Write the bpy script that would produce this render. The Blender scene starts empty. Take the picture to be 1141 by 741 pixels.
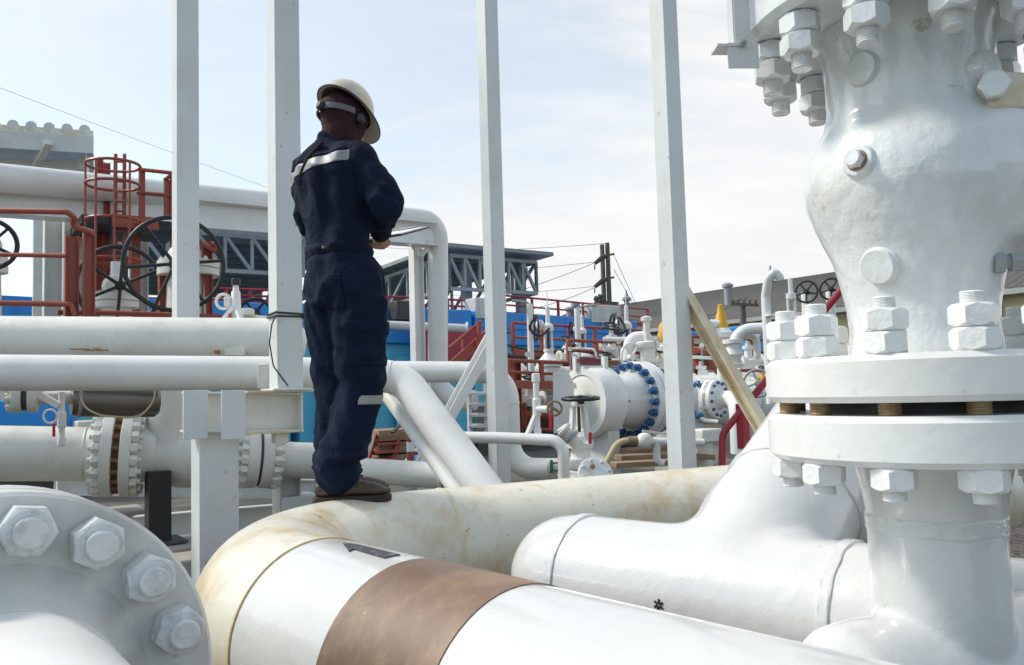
import bpy, bmesh, math, random
from mathutils import Vector, Matrix, noise
random.seed(7)
V = Vector
R_ = math.radians
sc = bpy.context.scene
COL = sc.collection

# ------------------------------------------------------------------ camera
F = 920.0                      # focal length in pixels of a 1141 px wide frame
CAM = V((0, 0, 1.6))
PITCH, ROLL = R_(3.95), R_(1.65)
fw = V((0, math.cos(PITCH), math.sin(PITCH)))
hr = V((1, 0, 0)); up0 = hr.cross(fw)
RI = math.cos(ROLL)*hr - math.sin(ROLL)*up0
UP = math.sin(ROLL)*hr + math.cos(ROLL)*up0
cd = bpy.data.cameras.new('camera'); cam = bpy.data.objects.new('camera', cd); COL.objects.link(cam)
cd.sensor_width = 36; cd.lens = 36*F/1141; cd.clip_start = 0.05; cd.clip_end = 3000
m = Matrix((RI, UP, -fw)).transposed().to_4x4(); m.translation = CAM
cam.matrix_world = m
sc.camera = cam

def W(px, py, d):
    """a point of the place: seen at px, py of the photograph, d metres in front"""
    return CAM + RI*((px-570.5)/F*d) + UP*(-(py-370.5)/F*d) + fw*d
def vert(px, yb, yt, d):
    a = W(px, yb, d); b = W(px, yt, d)
    return a, V((a.x, a.y, b.z))
def pr(px, d): return px*d/F
U3 = V((math.cos(R_(35)), math.sin(R_(35)), 0))      # the two directions of the plant's grid
N3 = V((U3.y, -U3.x, 0))
Z = V((0, 0, 1))

# ------------------------------------------------------------------ materials
def mat_nodes(name):
    mt = bpy.data.materials.new(name); mt.use_nodes = True
    nt = mt.node_tree
    return mt, nt, nt.nodes['Principled BSDF']
def mkpaint(name, c, rough=.4, var=.06, stain=None, stain_amt=0., sscale=3., bump=.0, bscale=60, metal=0., stretch=(1,1,1), chips=0., chipc=(.16,.06,.025), coat=0., drip=0.):
    mt, nt, p = mat_nodes(name)
    N, L = nt.nodes, nt.links
    tc = N.new('ShaderNodeNewGeometry')
    mp = N.new('ShaderNodeMapping'); mp.inputs['Scale'].default_value = stretch
    L.new(tc.outputs['Position'], mp.inputs['Vector'])
    n1 = N.new('ShaderNodeTexNoise'); n1.inputs['Scale'].default_value = 2.3; n1.inputs['Detail'].default_value = 6
    L.new(mp.outputs[0], n1.inputs['Vector'])
    r1 = N.new('ShaderNodeMapRange'); r1.inputs['To Min'].default_value = 1-var; r1.inputs['To Max'].default_value = 1+var*.5
    r1.inputs['From Min'].default_value = .3; r1.inputs['From Max'].default_value = .7
    L.new(n1.outputs['Fac'], r1.inputs['Value'])
    vm = N.new('ShaderNodeVectorMath'); vm.operation = 'SCALE'; vm.inputs[0].default_value = c
    L.new(r1.outputs[0], vm.inputs['Scale'])
    col = vm.outputs[0]
    def layer(col, scale, lo, hi, amt, c2, vec, detail=8):
        n = N.new('ShaderNodeTexNoise'); n.inputs['Scale'].default_value = scale; n.inputs['Detail'].default_value = detail; n.inputs['Roughness'].default_value = .65
        L.new(vec, n.inputs['Vector'])
        r = N.new('ShaderNodeMapRange'); r.inputs['From Min'].default_value = lo; r.inputs['From Max'].default_value = hi
        r.inputs['To Max'].default_value = amt
        L.new(n.outputs['Fac'], r.inputs['Value'])
        mx = N.new('ShaderNodeMix'); mx.data_type = 'RGBA'
        L.new(r.outputs[0], mx.inputs['Factor']); L.new(col, mx.inputs['A']); mx.inputs['B'].default_value = (*c2, 1)
        return mx.outputs['Result']
    if stain: col = layer(col, sscale, .48, .72, stain_amt, stain, mp.outputs[0])
    if drip:
        m2 = N.new('ShaderNodeMapping'); m2.inputs['Scale'].default_value = (14, 14, 1.6)
        L.new(tc.outputs['Position'], m2.inputs['Vector'])
        col = layer(col, 1.0, .55, .75, drip, stain or (.35,.27,.16), m2.outputs[0])
    if chips: col = layer(col, 16., .66, .70, chips, chipc, tc.outputs['Position'], 10)
    L.new(col, p.inputs['Base Color'])
    p.inputs['Metallic'].default_value = metal
    n3 = N.new('ShaderNodeTexNoise'); n3.inputs['Scale'].default_value = 5; n3.inputs['Detail'].default_value = 5
    L.new(tc.outputs['Position'], n3.inputs['Vector'])
    r3 = N.new('ShaderNodeMapRange'); r3.inputs['To Min'].default_value = max(.05, rough-.12); r3.inputs['To Max'].default_value = min(1, rough+.15)
    L.new(n3.outputs['Fac'], r3.inputs['Value']); L.new(r3.outputs[0], p.inputs['Roughness'])
    if coat: p.inputs['Coat Weight'].default_value = coat; p.inputs['Coat Roughness'].default_value = .12
    if bump:
        nb = N.new('ShaderNodeTexNoise'); nb.inputs['Scale'].default_value = bscale; nb.inputs['Detail'].default_value = 4
        L.new(tc.outputs['Position'], nb.inputs['Vector'])
        b = N.new('ShaderNodeBump'); b.inputs['Strength'].default_value = bump; b.inputs['Distance'].default_value = .01
        L.new(nb.outputs['Fac'], b.inputs['Height']); L.new(b.outputs[0], p.inputs['Normal'])
    return mt
RUST = (.30, .13, .045); DIRT = (.42, .36, .26)
WHITE = mkpaint('white paint', (.77,.775,.76), .32, .07, (.58,.54,.45), .4, 2.6, .12, 35, chips=.35, chipc=(.42,.33,.2), coat=.2, drip=.1)
GLOSS = mkpaint('thick gloss white paint', (.64,.645,.635), .22, .08, (.60,.60,.57), .35, 5., .35, 16, coat=.6, chips=.5, chipc=(.40,.40,.37))
VALVEP = mkpaint('valve gloss paint', (.72,.745,.75), .2, .08, (.56,.54,.47), .5, 5., .6, 22, coat=.6, chips=.6, chipc=(.45,.33,.14), drip=.25)
WORN = mkpaint('worn white paint', (.73,.72,.67), .45, .07, DIRT, .35, 3.5, .15, 40, chips=.5, drip=.18)
CREAM = mkpaint('cream paint with rust bleed', (.73,.70,.59), .36, .10, (.56,.37,.13), .95, 3.2, .2, 30, chips=.65, chipc=(.33,.15,.04), drip=.75, coat=.25)
GREYP = mkpaint('light grey steel paint', (.60,.62,.61), .42, .08, (.42,.37,.29), .4, 3., .1, 40, coat=.1, chips=.5, drip=.2)
NUTP = mkpaint('painted nut grey white', (.66,.68,.68), .36, .14, (.36,.38,.38), .8, 30., .3, 60, chips=.7, chipc=(.30,.17,.08))
NUTW = mkpaint('painted nut white', (.78,.79,.78), .32, .06, (.60,.60,.57), .5, 22., .25, 50, coat=.3)
POSTP = mkpaint('post paint', (.66,.69,.70), .42, .06, (.52,.44,.32), .3, 2., .1, 50, chips=.7, drip=.16)
BROWN = mkpaint('brown primer', (.190,.115,.075), .5, .35, (.37,.225,.125), .85, 4.0, .08, 60, coat=.08, chips=.6, chipc=(.42,.36,.30), drip=.25)
RUSTM = mkpaint('rusty steel', (.22,.12,.06), .8, .35, (.42,.22,.07), .7, 22., .4, 60)
STUDR = mkpaint('rusty stud', (.32,.22,.11), .55, .3, (.15,.08,.04), .7, 30., .3, 90, metal=.3)
REDP = mkpaint('red oxide paint', (.33,.062,.035), .45, .12, (.22,.07,.045), .5, 6., .1, 60)
CRIM = mkpaint('crimson paint', (.36,.02,.045), .4, .1)
REDH = mkpaint('red lever', (.55,.02,.03), .4, .1)
BLACK = mkpaint('black rubbery paint', (.014,.015,.018), .45, .2)
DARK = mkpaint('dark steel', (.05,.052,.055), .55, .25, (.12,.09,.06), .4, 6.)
GALV = mkpaint('galvanised steel', (.33,.35,.35), .5, .1, (.22,.22,.21), .4, 4., metal=.2)
SHEDM = mkpaint('grey shed steel', (.28,.31,.30), .6, .1, (.2,.2,.18), .4, 2.)
BLUE = mkpaint('blue container paint', (.012,.26,.74), .4, .06, (.03,.15,.45), .4, 1.5)
CYAN = mkpaint('light blue container paint', (.09,.50,.72), .45, .06, (.10,.30,.42), .4, 1.5)
BLUEB = mkpaint('blue bolt coating', (.02,.10,.26), .4, .15)
YELL = mkpaint('yellow paint', (.62,.33,.02), .4, .1)
GREEN = mkpaint('green paint', (.02,.20,.08), .4, .1)
WOODM = mkpaint('weathered timber', (.30,.20,.12), .8, .35, (.16,.11,.08), .6, 4., .4, 30, stretch=(1,1,9))
CONC = mkpaint('concrete', (.36,.33,.29), .9, .2, (.20,.18,.15), .6, 3., .4, 40)
CREAMW = mkpaint('cream wall', (.62,.55,.34), .8, .08, (.45,.40,.27), .4, 1.)
GROOF = mkpaint('grey roof sheet', (.085,.083,.078), .7, .1, (.06,.056,.05), .5, .6)
FACEB = mkpaint('flange face paint', (.64,.645,.62), .38, .12, (.36,.37,.35), .6, 3., .2, 20, coat=.15)
LEATHER = mkpaint('brown boot leather', (.045,.026,.018), .5, .3, (.16,.10,.06), .6, 26., .3, 60)
SOLE = mkpaint('boot sole', (.035,.024,.017), .8, .2)
SKIN = mkpaint('skin', (.42,.22,.14), .5, .05)
MAROON = mkpaint('maroon headscarf', (.035,.006,.014), .9, .3, (.09,.015,.02), .5, 30., .4, 300)
HATM = mkpaint('hard hat shell', (.58,.52,.41), .3, .08, (.36,.28,.18), .6, 14., coat=.3, chips=.5, chipc=(.15,.10,.08))
NAVY = mkpaint('navy cotton', (.0050,.0105,.030), .9, .25, (.010,.020,.048), .5, 9., .55, 40)
NAVY.node_tree.nodes['Principled BSDF'].inputs['Specular IOR Level'].default_value = .15
REFL = mkpaint('reflective tape', (.26,.27,.27), .45, .15, (.28,.28,.28), .5, 40.)
PAPER = mkpaint('paper', (.80,.80,.82), .7, .03)
SAND = mkpaint('hose beige', (.50,.40,.24), .6, .1)
LINEM = mkpaint('cable', (.10,.10,.11), .6, .1)
WINE = mkpaint('bottle grey', (.5,.5,.5), .5, .1)

# ------------------------------------------------------------------ mesh builder
class MB:
    def __init__(s): s.v = []; s.f = []
    def add(s, vs, fs):
        o = len(s.v); s.v += [V(x) for x in vs]; s.f += [[i+o for i in f] for f in fs]; return s
    def box(s, c, ax, ay, az, sx, sy, sz):
        c = V(c); vs = []
        for k in (-.5,.5):
            for j in (-.5,.5):
                for i in (-.5,.5): vs.append(c+ax*(i*sx)+ay*(j*sy)+az*(k*sz))
        return s.add(vs, [(0,2,3,1),(4,5,7,6),(0,1,5,4),(2,6,7,3),(0,4,6,2),(1,3,7,5)])
    def ubox(s, c, sx, sy, sz): return s.box(c, U3, -N3, Z, sx, sy, sz)     # along the plant grid
    def beam(s, a, b, w, h, side=None):
        a = V(a); b = V(b); t = (b-a); l = t.length; t.normalize()
        sd = (side or (Z if abs(t.z) < .9 else U3)); x = t.cross(sd); x.normalize(); y = x.cross(t)
        return s.box((a+b)/2, t, x, y, l, w, h)
    def ibeam(s, a, b, w, h, tk=.012, side=None):
        a = V(a); b = V(b); t = (b-a); l = t.length; t.normalize()
        sd = (side or (Z if abs(t.z) < .9 else U3)); x = t.cross(sd); x.normalize(); y = x.cross(t)
        c = (a+b)/2
        s.box(c+y*(h/2-tk/2), t, x, y, l, w, tk); s.box(c-y*(h/2-tk/2), t, x, y, l, w, tk)
        return s.box(c, t, x, y, l, tk*.8, h-2*tk)
    def sweep(s, pts, rads, seg=20, caps=True):
        n = len(pts); pts = [V(p) for p in pts]
        if not isinstance(rads, (list, tuple)): rads = [rads]*n
        ts = []
        for i in range(n):
            t = pts[min(i+1,n-1)]-pts[max(i-1,0)]
            t.normalize(); ts.append(t)
        ref = Z if abs(ts[0].z) < .9 else V((1,0,0))
        x = ts[0].cross(ref); x.normalize(); o = len(s.v)
        for i in range(n):
            x = x-ts[i]*x.dot(ts[i]); x.normalize(); y = ts[i].cross(x)
            for k in range(seg):
                a = 2*math.pi*k/seg
                s.v.append(pts[i]+(x*math.cos(a)+y*math.sin(a))*rads[i])
        for i in range(n-1):
            for k in range(seg):
                k2 = (k+1) % seg
                s.f.append([o+i*seg+k, o+i*seg+k2, o+(i+1)*seg+k2, o+(i+1)*seg+k])
        if caps:
            s.f.append([o+k for k in range(seg)][::-1]); s.f.append([o+(n-1)*seg+k for k in range(seg)])
        return s
    def tube(s, pts, r, bend=None, seg=20, caps=True): return s.sweep(fillet(pts, bend), r, seg, caps)
    def lathe(s, prof, o, ax, seg=32):
        """prof: list of (radius, distance along axis)"""
        o = V(o); ax = V(ax).normalized()
        ref = Z if abs(ax.z) < .9 else V((1,0,0))
        x = ax.cross(ref).normalized(); y = ax.cross(x); b = len(s.v); n = len(prof)
        for r, h in prof:
            for k in range(seg):
                a = 2*math.pi*k/seg
                s.v.append(o+ax*h+(x*math.cos(a)+y*math.sin(a))*max(r, 1e-4))
        for i in range(n-1):
            for k in range(seg):
                k2 = (k+1) % seg
                s.f.append([b+i*seg+k, b+i*seg+k2, b+(i+1)*seg+k2, b+(i+1)*seg+k])
        s.f.append([b+k for k in range(seg)][::-1]); s.f.append([b+(n-1)*seg+k for k in range(seg)])
        return s
    def cyl(s, a, b, r, seg=20):
        a = V(a); b = V(b); return s.sweep([a, b], r, seg)
    def disc(s, o, ax, r, t, seg=36, bv=.006):
        return s.lathe([(r-bv, 0), (r, bv), (r, t-bv), (r-bv, t)], o, ax, seg)
    def torus(s, o, ax, R, r, seg=40, seg2=10, a0=0, a1=2*math.pi):
        o = V(o); ax = V(ax).normalized(); ref = Z if abs(ax.z) < .9 else V((1,0,0))
        x = ax.cross(ref).normalized(); y = ax.cross(x); full = a1-a0 > 6.28
        pts = [o+(x*math.cos(a0+(a1-a0)*k/seg)+y*math.sin(a0+(a1-a0)*k/seg))*R for k in range(seg+(0 if full else 1))]
        if not full: return s.sweep(pts, r, seg2)
        b = len(s.v)
        for k in range(seg):
            a = 2*math.pi*k/seg; d = x*math.cos(a)+y*math.sin(a)
            for j in range(seg2):
                e = 2*math.pi*j/seg2; s.v.append(o+d*(R+r*math.cos(e))+ax*(r*math.sin(e)))
        for k in range(seg):
            for j in range(seg2):
                k2 = (k+1) % seg; j2 = (j+1) % seg2
                s.f.append([b+k*seg2+j, b+k2*seg2+j, b+k2*seg2+j2, b+k*seg2+j2])
        return s
    def sphere(s, c, rx, ry=None, rz=None, X=V((1,0,0)), Y=V((0,1,0)), ZZ=Z, seg=20, rings=12, z0=-1., z1=1.):
        ry = ry or rx; rz = rz or rx; c = V(c); b = len(s.v)
        a0 = math.asin(z0); a1 = math.asin(z1)
        for i in range(rings+1):
            e = a0+(a1-a0)*i/rings
            for k in range(seg):
                a = 2*math.pi*k/seg
                s.v.append(c+X*(rx*math.cos(e)*math.cos(a))+Y*(ry*math.cos(e)*math.sin(a))+ZZ*(rz*math.sin(e)))
        for i in range(rings):
            for k in range(seg):
                k2 = (k+1) % seg; s.f.append([b+i*seg+k, b+i*seg+k2, b+(i+1)*seg+k2, b+(i+1)*seg+k])
        s.f.append([b+k for k in range(seg)][::-1]); s.f.append([b+rings*seg+k for k in range(seg)])
        return s
    def prism(s, poly, ext):
        """poly: list of 3-D points of a flat outline, ext: vector"""
        n = len(poly); vs = [V(p) for p in poly]+[V(p)+V(ext) for p in poly]
        fs = [list(range(n))[::-1], list(range(n, 2*n))]+[[i, (i+1) % n, n+(i+1) % n, n+i] for i in range(n)]
        return s.add(vs, fs)
    def mesh(s, name, off=V((0,0,0)), ang=35):
        me = bpy.data.meshes.new(name)
        me.from_pydata([tuple(p-off) for p in s.v], [], s.f); me.validate(); me.update()
        bm = bmesh.new(); bm.from_mesh(me); bmesh.ops.recalc_face_normals(bm, faces=bm.faces)
        bmesh.ops.dissolve_degenerate(bm, edges=bm.edges, dist=1e-5)
        bm.to_mesh(me); bm.free()
        me.polygons.foreach_set('use_smooth', [True]*len(me.polygons))
        me.set_sharp_from_angle(angle=R_(ang))
        return me
    def build(s, name, mat, parent=None, bevel=0, ang=35):
        if parent is not None: off = ROOT(parent)
        else:
            xs = [p.x for p in s.v]; ys = [p.y for p in s.v]; zs = [p.z for p in s.v]
            off = V(((min(xs)+max(xs))/2, (min(ys)+max(ys))/2, min(zs)))
        return link(name, s.mesh(name, off, ang), mat, parent, off, bevel)
def ROOT(o):
    while o.parent: o = o.parent
    return o.location.copy()
def link(name, me, mat, parent, off, bevel=0):
    ob = bpy.data.objects.new(name, me); COL.objects.link(ob)
    if mat is not None and not me.materials: me.materials.append(mat)
    if parent is not None: ob.parent = parent
    else: ob.location = off
    if bevel:
        b = ob.modifiers.new('bevel', 'BEVEL'); b.width = bevel; b.segments = 2; b.limit_method = 'ANGLE'; b.angle_limit = R_(50); b.harden_normals = False
    return ob
def inst(name, me, mx, parent, mat=None):
    """one more copy of a shared mesh, placed by a world matrix, as a part of parent"""
    ob = bpy.data.objects.new(name, me); COL.objects.link(ob)
    if mat is not None and not me.materials: me.materials.append(mat)
    ob.parent = parent
    mx = mx.copy(); mx.translation = mx.translation-ROOT(parent)
    ob.matrix_local = mx
    return ob
def thing(name, label, cat, loc, group=None):
    o = bpy.data.objects.new(name, None); COL.objects.link(o); o.location = loc; o.empty_display_size = .1
    o['label'] = label; o['category'] = cat
    if group: o['group'] = group
    return o
def tag(o, label, cat, group=None, kind=None):
    if label: o['label'] = label
    if cat: o['category'] = cat
    if group: o['group'] = group
    if kind: o['kind'] = kind
    return o
def fillet(pts, bend, n=12):
    pts = [V(p) for p in pts]
    if not bend: return pts
    if not isinstance(bend, (list, tuple)): bend = [bend]*(len(pts)-2)
    out = [pts[0]]
    for i in range(1, len(pts)-1):
        p = pts[i]; a = (pts[i-1]-p); b = (pts[i+1]-p); la, lb = a.length, b.length; a.normalize(); b.normalize()
        ang = a.angle(b); R = bend[i-1]
        t = R/math.tan(ang/2); t = min(t, la*.98, lb*.98); R = t*math.tan(ang/2)
        c = p+(a+b).normalized()*(R/math.sin(ang/2))
        v0 = p+a*t-c; v1 = p+b*t-c; tot = v0.angle(v1); ax = v0.cross(v1).normalized()
        for k in range(n+1): out.append(c+Matrix.Rotation(tot*k/n, 3, ax) @ v0)
    out.append(pts[-1]); return out
def along(ax, o, spin=0, x=None):
    """world matrix whose local z runs along ax"""
    ax = V(ax).normalized(); ref = x or (Z if abs(ax.z) < .9 else V((1,0,0)))
    X = ax.cross(ref).normalized(); Y = ax.cross(X)
    mm = Matrix((X, Y, ax)).transposed().to_4x4() @ Matrix.Rotation(spin, 4, 'Z'); mm.translation = V(o); return mm
def bolt_mb(af, hn, nn, sr, sl, thread=7):
    """nuts stacked on a stud, base at z=0, pointing up local z"""
    mb = MB(); z = 0; Rc = af/2/math.cos(math.pi/6)
    for k in range(nn):
        h = hn; ch = h*.16; vs = []; rot = .35*k
        for (zz, mid, top) in ((0, 0, 0), (1, 0, 0)):
            for i in range(12):
                a = math.pi*i/6+rot; r = Rc if i % 2 == 0 else af/2
                if zz == 0: q = z+(ch if i % 2 == 0 else ch*.15)
                else: q = z+h-(ch if i % 2 == 0 else ch*.15)
                vs.append((r*math.cos(a), r*math.sin(a), q))
        for q in (z, z+h):
            for i in range(12):
                a = math.pi*i/6+rot; vs.append((af*.475*math.cos(a), af*.475*math.sin(a), q))
        fs = []
        for i in range(12):
            j = (i+1) % 12
            fs += [(i, j, 12+j, 12+i), (24+i, 24+j, j, i), (12+i, 12+j, 36+j, 36+i)]
        fs += [tuple(24+i for i in range(12))[::-1], tuple(36+i for i in range(12))]
        mb.add(vs, fs); z += h+.0006
    if sl:
        prof = [(sr, z-.004)]
        for k in range(thread):
            prof += [(sr, z+sl*.85*(k+.1)/thread), (sr*.93, z+sl*.85*(k+.55)/thread)]
        prof += [(sr, z+sl*.88), (sr*.88, z+sl)]
        mb.lathe(prof, (0,0,0), Z, 16)
    return mb
def ring_bolts(name, me, o, ax, rb, n, parent, a0=0., mat=None, rng=None):
    o = V(o); ax = V(ax).normalized(); ref = Z if abs(ax.z) < .9 else V((1,0,0))
    x = ax.cross(ref).normalized(); y = ax.cross(x)
    for k in range(n):
        a = a0+2*math.pi*k/n
        p = o+(x*math.cos(a)+y*math.sin(a))*rb
        inst(name, me, along(ax, p, random.uniform(0, 1)), parent, mat)
def remesh(mb, vox, smooth=10, name='blend'):
    me = mb.mesh(name)
    ob = bpy.data.objects.new(name, me); COL.objects.link(ob)
    r = ob.modifiers.new('r', 'REMESH'); r.mode = 'VOXEL'; r.voxel_size = vox; r.use_smooth_shade = True
    if smooth:
        s = ob.modifiers.new('s', 'SMOOTH'); s.factor = .5; s.iterations = smooth
    dg = bpy.context.evaluated_depsgraph_get(); dg.update()
    me2 = bpy.data.meshes.new_from_object(ob.evaluated_get(dg))
    bpy.data.objects.remove(ob); bpy.data.meshes.remove(me)
    me2.polygons.foreach_set('use_smooth', [True]*len(me2.polygons))
    return me2
def place_mesh(name, me, mat, parent=None):
    """link a world-space mesh"""
    if parent is not None: off = ROOT(parent)
    else:
        xs = [v.co for v in me.vertices]
        off = V(((min(p.x for p in xs)+max(p.x for p in xs))/2, (min(p.y for p in xs)+max(p.y for p in xs))/2, min(p.z for p in xs)))
    me.transform(Matrix.Translation(-off)); me.name = name
    return link(name, me, mat, parent, off)

# ------------------------------------------------------------------ light and sky
SUNV = V((-.90, .16, .95)).normalized()            # towards the sun
wd = bpy.data.worlds.new('World'); sc.world = wd; wd.use_nodes = True
nt = wd.node_tree; Nn, Ll = nt.nodes, nt.links
bg = Nn['Background']; bg.inputs['Strength'].default_value = .13
sky = Nn.new('ShaderNodeTexSky'); sky.sky_type = 'NISHITA'; sky.sun_disc = False
sky.sun_elevation = math.asin(SUNV.z); sky.sun_rotation = math.atan2(SUNV.x, SUNV.y)
sky.air_density = 1.0; sky.dust_density = 1.5; sky.ozone_density = 1.0
tcw = Nn.new('ShaderNodeTexCoord')
sepw = Nn.new('ShaderNodeSeparateXYZ'); Ll.new(tcw.outputs['Generated'], sepw.inputs[0])
# cloud layer: direction projected on to a high flat sheet
addz = Nn.new('ShaderNodeMath'); addz.operation = 'ADD'; addz.inputs[1].default_value = .22; Ll.new(sepw.outputs['Z'], addz.inputs[0])
mxz = Nn.new('ShaderNodeMath'); mxz.operation = 'MAXIMUM'; mxz.inputs[1].default_value = .05; Ll.new(addz.outputs[0], mxz.inputs[0])
dx = Nn.new('ShaderNodeMath'); dx.operation = 'DIVIDE'; Ll.new(sepw.outputs['X'], dx.inputs[0]); Ll.new(mxz.outputs[0], dx.inputs[1])
dy = Nn.new('ShaderNodeMath'); dy.operation = 'DIVIDE'; Ll.new(sepw.outputs['Y'], dy.inputs[0]); Ll.new(mxz.outputs[0], dy.inputs[1])
cmb = Nn.new('ShaderNodeCombineXYZ'); Ll.new(dx.outputs[0], cmb.inputs[0]); Ll.new(dy.outputs[0], cmb.inputs[1])
def wnoise(scale, detail, rough, dist, off):
    mpn = Nn.new('ShaderNodeMapping'); mpn.inputs['Location'].default_value = off; mpn.inputs['Scale'].default_value = (1, 1.5, 1)
    Ll.new(cmb.outputs[0], mpn.inputs[0])
    n = Nn.new('ShaderNodeTexNoise'); n.inputs['Scale'].default_value = scale; n.inputs['Detail'].default_value = detail
    n.inputs['Roughness'].default_value = rough; n.inputs['Distortion'].default_value = dist
    Ll.new(mpn.outputs[0], n.inputs['Vector']); return n
nA = wnoise(.85, 9, .62, .5, (3.1, 1.7, 0)); nB = wnoise(2.6, 8, .6, .3, (7.7, 2.2, 4))
# fewer gaps towards the right of the view (x), more cloud low down
adj = Nn.new('ShaderNodeMath'); adj.operation = 'MULTIPLY_ADD'; adj.inputs[1].default_value = .24; Ll.new(sepw.outputs['X'], adj.inputs[0]); Ll.new(nA.outputs['Fac'], adj.inputs[2])
adj2 = Nn.new('ShaderNodeMath'); adj2.operation = 'MULTIPLY_ADD'; adj2.inputs[1].default_value = -.22; Ll.new(sepw.outputs['Z'], adj2.inputs[0]); Ll.new(adj.outputs[0], adj2.inputs[2])
mrc = Nn.new('ShaderNodeMapRange'); mrc.inputs['From Min'].default_value = .27; mrc.inputs['From Max'].default_value = .50; mrc.inputs['To Min'].default_value = .54; mrc.inputs['To Max'].default_value = 1.
mrc.interpolation_type = 'SMOOTHSTEP'
Ll.new(adj2.outputs[0], mrc.inputs['Value'])
ccr = Nn.new('ShaderNodeMapRange'); ccr.inputs['From Min'].default_value = .35; ccr.inputs['From Max'].default_value = .65; ccr.inputs['To Min'].default_value = .93; ccr.inputs['To Max'].default_value = 1.0
Ll.new(nB.outputs['Fac'], ccr.inputs['Value'])
cvm = Nn.new('ShaderNodeVectorMath'); cvm.operation = 'SCALE'; cvm.inputs[0].default_value = (7.28, 7.32, 7.3); Ll.new(ccr.outputs[0], cvm.inputs['Scale'])
skv = Nn.new('ShaderNodeVectorMath'); skv.operation = 'MULTIPLY'; skv.inputs[1].default_value = (1.62, 1.75, 1.62); Ll.new(sky.outputs[0], skv.inputs[0])
mixw = Nn.new('ShaderNodeMix'); mixw.data_type = 'RGBA'
bk0 = Nn.new('ShaderNodeMapRange'); bk0.interpolation_type = 'SMOOTHSTEP'   # unseen cloud behind the viewer thinned to give front faces a bluish fill
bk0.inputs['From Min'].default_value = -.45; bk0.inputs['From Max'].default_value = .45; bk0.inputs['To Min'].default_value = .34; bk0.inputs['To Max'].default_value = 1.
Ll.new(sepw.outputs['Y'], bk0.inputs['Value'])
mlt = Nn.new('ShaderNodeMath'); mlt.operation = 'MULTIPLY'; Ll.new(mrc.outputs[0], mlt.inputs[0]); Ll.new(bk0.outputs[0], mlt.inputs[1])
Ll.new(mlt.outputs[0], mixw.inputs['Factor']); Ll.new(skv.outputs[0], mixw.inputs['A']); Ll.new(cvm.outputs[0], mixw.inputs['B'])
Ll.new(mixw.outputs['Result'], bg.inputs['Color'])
sl = bpy.data.lights.new('sun', 'SUN'); sl.energy = 3.0; sl.angle = R_(9); sl.color = (1, .94, .84)
so = bpy.data.objects.new('sun', sl); COL.objects.link(so); so.rotation_euler = SUNV.to_track_quat('Z', 'Y').to_euler()
sc.view_settings.view_transform = 'Standard'; sc.view_settings.look = 'None'; sc.view_settings.gamma = 1; sc.view_settings.exposure = .06
sc.cycles.max_bounces = 6; sc.cycles.diffuse_bounces = 4

# ------------------------------------------------------------------ ground
def ground_mat():
    mt, nt, p = mat_nodes('gravel ground'); N, L = nt.nodes, nt.links
    g = N.new('ShaderNodeNewGeometry')
    v = N.new('ShaderNodeTexVoronoi'); v.inputs['Scale'].default_value = 28; L.new(g.outputs['Position'], v.inputs['Vector'])
    n = N.new('ShaderNodeTexNoise'); n.inputs['Scale'].default_value = .8; n.inputs['Detail'].default_value = 8; L.new(g.outputs['Position'], n.inputs['Vector'])
    sp = N.new('ShaderNodeSeparateColor'); L.new(v.outputs['Color'], sp.inputs[0])
    mx = N.new('ShaderNodeMix'); mx.data_type = 'RGBA'; mx.inputs['A'].default_value = (.03,.027,.023,1); mx.inputs['B'].default_value = (.20,.175,.145,1); L.new(sp.outputs[0], mx.inputs['Factor'])
    m2 = N.new('ShaderNodeMix'); m2.data_type = 'RGBA'; m2.blend_type = 'MULTIPLY'; m2.inputs['Factor'].default_value = .6; L.new(mx.outputs['Result'], m2.inputs['A']); L.new(n.outputs['Color'], m2.inputs['B'])
    L.new(m2.outputs['Result'], p.inputs['Base Color']); p.inputs['Roughness'].default_value = .95
    b = N.new('ShaderNodeBump'); b.inputs['Strength'].default_value = .9; b.inputs['Distance'].default_value = .02; b.invert = True
    L.new(v.outputs['Distance'], b.inputs['Height']); L.new(b.outputs[0], p.inputs['Normal'])
    return mt
g = MB(); S = 1500
g.add([(-S,-S,0),(S,-S,0),(S,S,0),(-S,S,0)], [(0,1,2,3)])
go = g.build('ground', ground_mat()); go['kind'] = 'structure'
pv = MB(); c = W(600, 480, 16); pv.ubox((c.x, c.y, .02), 30, 9, .05)
po = pv.build('concrete_yard', mkpaint('stained yard concrete', (.15,.135,.115), .9, .3, (.07,.06,.05), .7, 1.5, .4, 40)); po['kind'] = 'structure'
from mathutils.bvhtree import BVHTree
def ray(bvh, px, py):
    d = (W(px, py, 1)-CAM).normalized()
    h, n, i, ds = bvh.ray_cast(CAM, d)
    return h, n
# ================================================================== big pipe the man stands on
UF = V((.905, .425, 0)).normalized(); NL = V((.668, -.744, 0)).normalized()
RB = .285; ZB = 1.17-RB
corner = V((-1.265, 3.26, ZB)); RBEND = .66
tl = RBEND/math.tan((math.pi-UF.angle(NL)*1.0 if False else UF.angle(NL))/2)
root = thing('elbow_pipe', 'fat cream rust-stained pipe bending under the man, brown band on its white leg', 'pipe', (corner.x, corner.y, 0))
pA = corner+UF*4.6; pEnd = corner+NL*3.6
wA = corner+NL*(tl+.12)
path = fillet([pA, corner, wA], RBEND, 28)
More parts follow.
